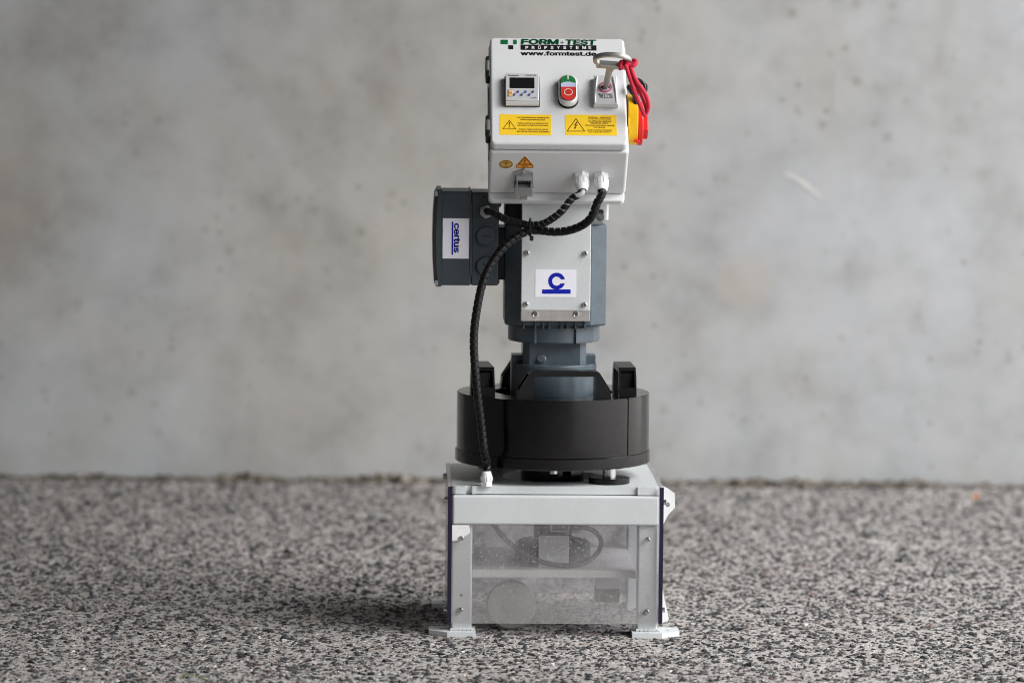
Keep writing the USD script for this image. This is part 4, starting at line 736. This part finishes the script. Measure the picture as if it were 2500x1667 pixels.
# ---------------------------------------------------------------- key, cord and clip
kb = CO + np.array([kc[0], 0, 0]) + CU * kc[1] + CN * (c3 + 0.0004)
KY = thing('key', 'silver ring handled key standing in the lock of the control box', 'key', kb)
tl = 0.10; KA = np.array([math.cos(tl), 0, 0]) - CN * math.sin(tl); KN = CN * math.cos(tl) + np.array([math.sin(tl), 0, 0]); KB = np.cross(KN, KA)
def KP(a, c, b=0.0): return kb + KA * a + KN * c + KB * b
def kput(m): return put(m, kb, KA, KB, KN)
obj('shaft', kput(hull([(x_, y_, z_) for z_, w1 in ((0, 0.0042), (0.044, 0.0050)) for x_, y_ in [(w1 * math.cos(t), w1 * 0.85 * math.sin(t)) for t in np.linspace(0, 2 * math.pi, 14, endpoint=False)]])), CASTA, KY)
def kpoly(poly, th):
    m = ext(poly, -th / 2, th / 2); return put(m, kb, KA, KN, -KB)
ell = affinity.scale(Point(0, 0).buffer(1, 32), 0.0278, 0.0150); ell = affinity.translate(ell, 0.0012, 0.0600)
body = ell.union(sbox(-0.019, 0.0455, 0.021, 0.052).buffer(0.001))
inner_ = affinity.translate(affinity.scale(Point(0, 0).buffer(1, 32), 0.0225, 0.0100), 0.0012, 0.0600).difference(sbox(-1, 0, 1, 0.0540)).buffer(-0.001).buffer(0.001)
neck_ = Polygon([(-0.0046, 0.038), (0.0046, 0.038), (0.0055, 0.0435), (0.012, 0.047), (-0.012, 0.047), (-0.0055, 0.0435)])
handle = body.union(neck_).difference(inner_).buffer(-0.0008).buffer(0.0008)
hm = cat([kpoly(handle, 0.0056), kpoly(handle.buffer(-0.0009), 0.0074)])
obj('ring_handle', hm, CASTA, KY, smooth=35)
obj('crossbar_grip', kput(rbox(-0.016, 0.017, -0.0052, 0.0052, 0.0465, 0.0535, 0.0015)), CASTA, KY)
kn = KP(0.0255, 0.0535)                                  # where the cord is knotted on the ring
cyb = kn[1]
CD = thing('red_cord', 'red braided cord knotted to the key ring and hanging beside the yellow switch', 'cord', kn)
def C(px, py, dy=0.0): return H(px, py, cyb + dy)
k0 = kn
strand = [C(1526, 154, -.004), C(1533, 168, -.005), C(1543, 188, -.004), C(1556, 212, -.002), C(1568, 238, .002), C(1577, 262, .006), C(1579, 276, .008), C(1574, 282, .006), C(1569, 272, .002), C(1560, 252, -.002), C(1550, 226, -.006), C(1541, 200, -.008), C(1533, 176, -.009), C(1527, 158, -.008)]
strand2 = [C(1533, 150, -.006), C(1540, 165, -.008), C(1548, 187, -.009), C(1559, 206, -.008), C(1572, 224, -.006), C(1581, 245, -.003), C(1583, 260, 0), C(1578, 275, .004)]
obj('strand', tube(curve(strand[7:], 60), 0.0030, 12), CORD, CD)
obj('strand', tube(curve(strand2, 60), 0.0030, 12), CORD, CD)
obj('strand', tube(curve(strand[:8], 60), 0.0028, 12), CORD, CD)
loop1 = [k0 + 0.0068 * (math.cos(t) * np.array([0.55, -0.35, -0.75]) + math.sin(t) * np.array([0.0, -1.0, 0.3])) + np.array([-0.0035 + 0.0016 * t / 6, 0.0, 0]) for t in np.linspace(0, 6.9, 40)]
loop2 = [k0 + 0.0070 * (math.cos(t) * np.array([0.9, -0.2, 0.35]) + math.sin(t) * np.array([0.1, -0.9, -0.45])) + np.array([0.0035, -0.002, 0.0015]) for t in np.linspace(0.5, 7.2, 40)]
obj('knot', cat([tube(np.array(loop1), 0.0033, 12), tube(np.array(loop2), 0.0033, 12), tube(curve([C(1518, 150, -.004), C(1515, 160, -.006), C(1517, 171, -.006)], 14), 0.0033, 12), tube(curve([C(1534, 152, -.004), C(1541, 156, -.004), C(1541, 164, -.004)], 14), 0.0031, 12)]), CORD, CD)
CLY = 0.012
CP = thing('snap_clip', 'black plastic clip on the red cord above the yellow switch', 'clip', H(1551, 258, CLY))
obj('clip_post', tube(np.array([H(1552, 259, CLY), H(1551.5, 245, CLY), H(1551, 232, CLY)]), [0.0050, 0.0046, 0.0044], 16), BLK, CP)
obj('clip_body', hull(np.vstack([trimesh.creation.icosphere(2, r_).vertices + H(a, b, CLY) for a, b, r_ in ((1536, 214, 0.0042), (1545, 224, 0.0050), (1552, 232, 0.0046), (1548, 213, 0.004))])), BLK, CP)
rc_ = H(1559, 209, CLY); obj('clip_ring', tube(np.array([rc_ + np.array([0.0092 * math.cos(t), 0.002 * math.sin(t), 0.0078 * math.sin(t) - 0.003 * math.cos(t)]) for t in np.linspace(0, 2 * math.pi, 32, endpoint=False)]), 0.0024, 10, closed=True), BLK, CP)
rc_ = H(1570, 215, CLY); obj('clip_ring', tube(np.array([rc_ + np.array([0.0055 * math.cos(t), 0.003 * math.sin(t), 0.0062 * math.sin(t)]) for t in np.linspace(0, 2 * math.pi, 28, endpoint=False)]), 0.0019, 10, closed=True), BLK, CP)
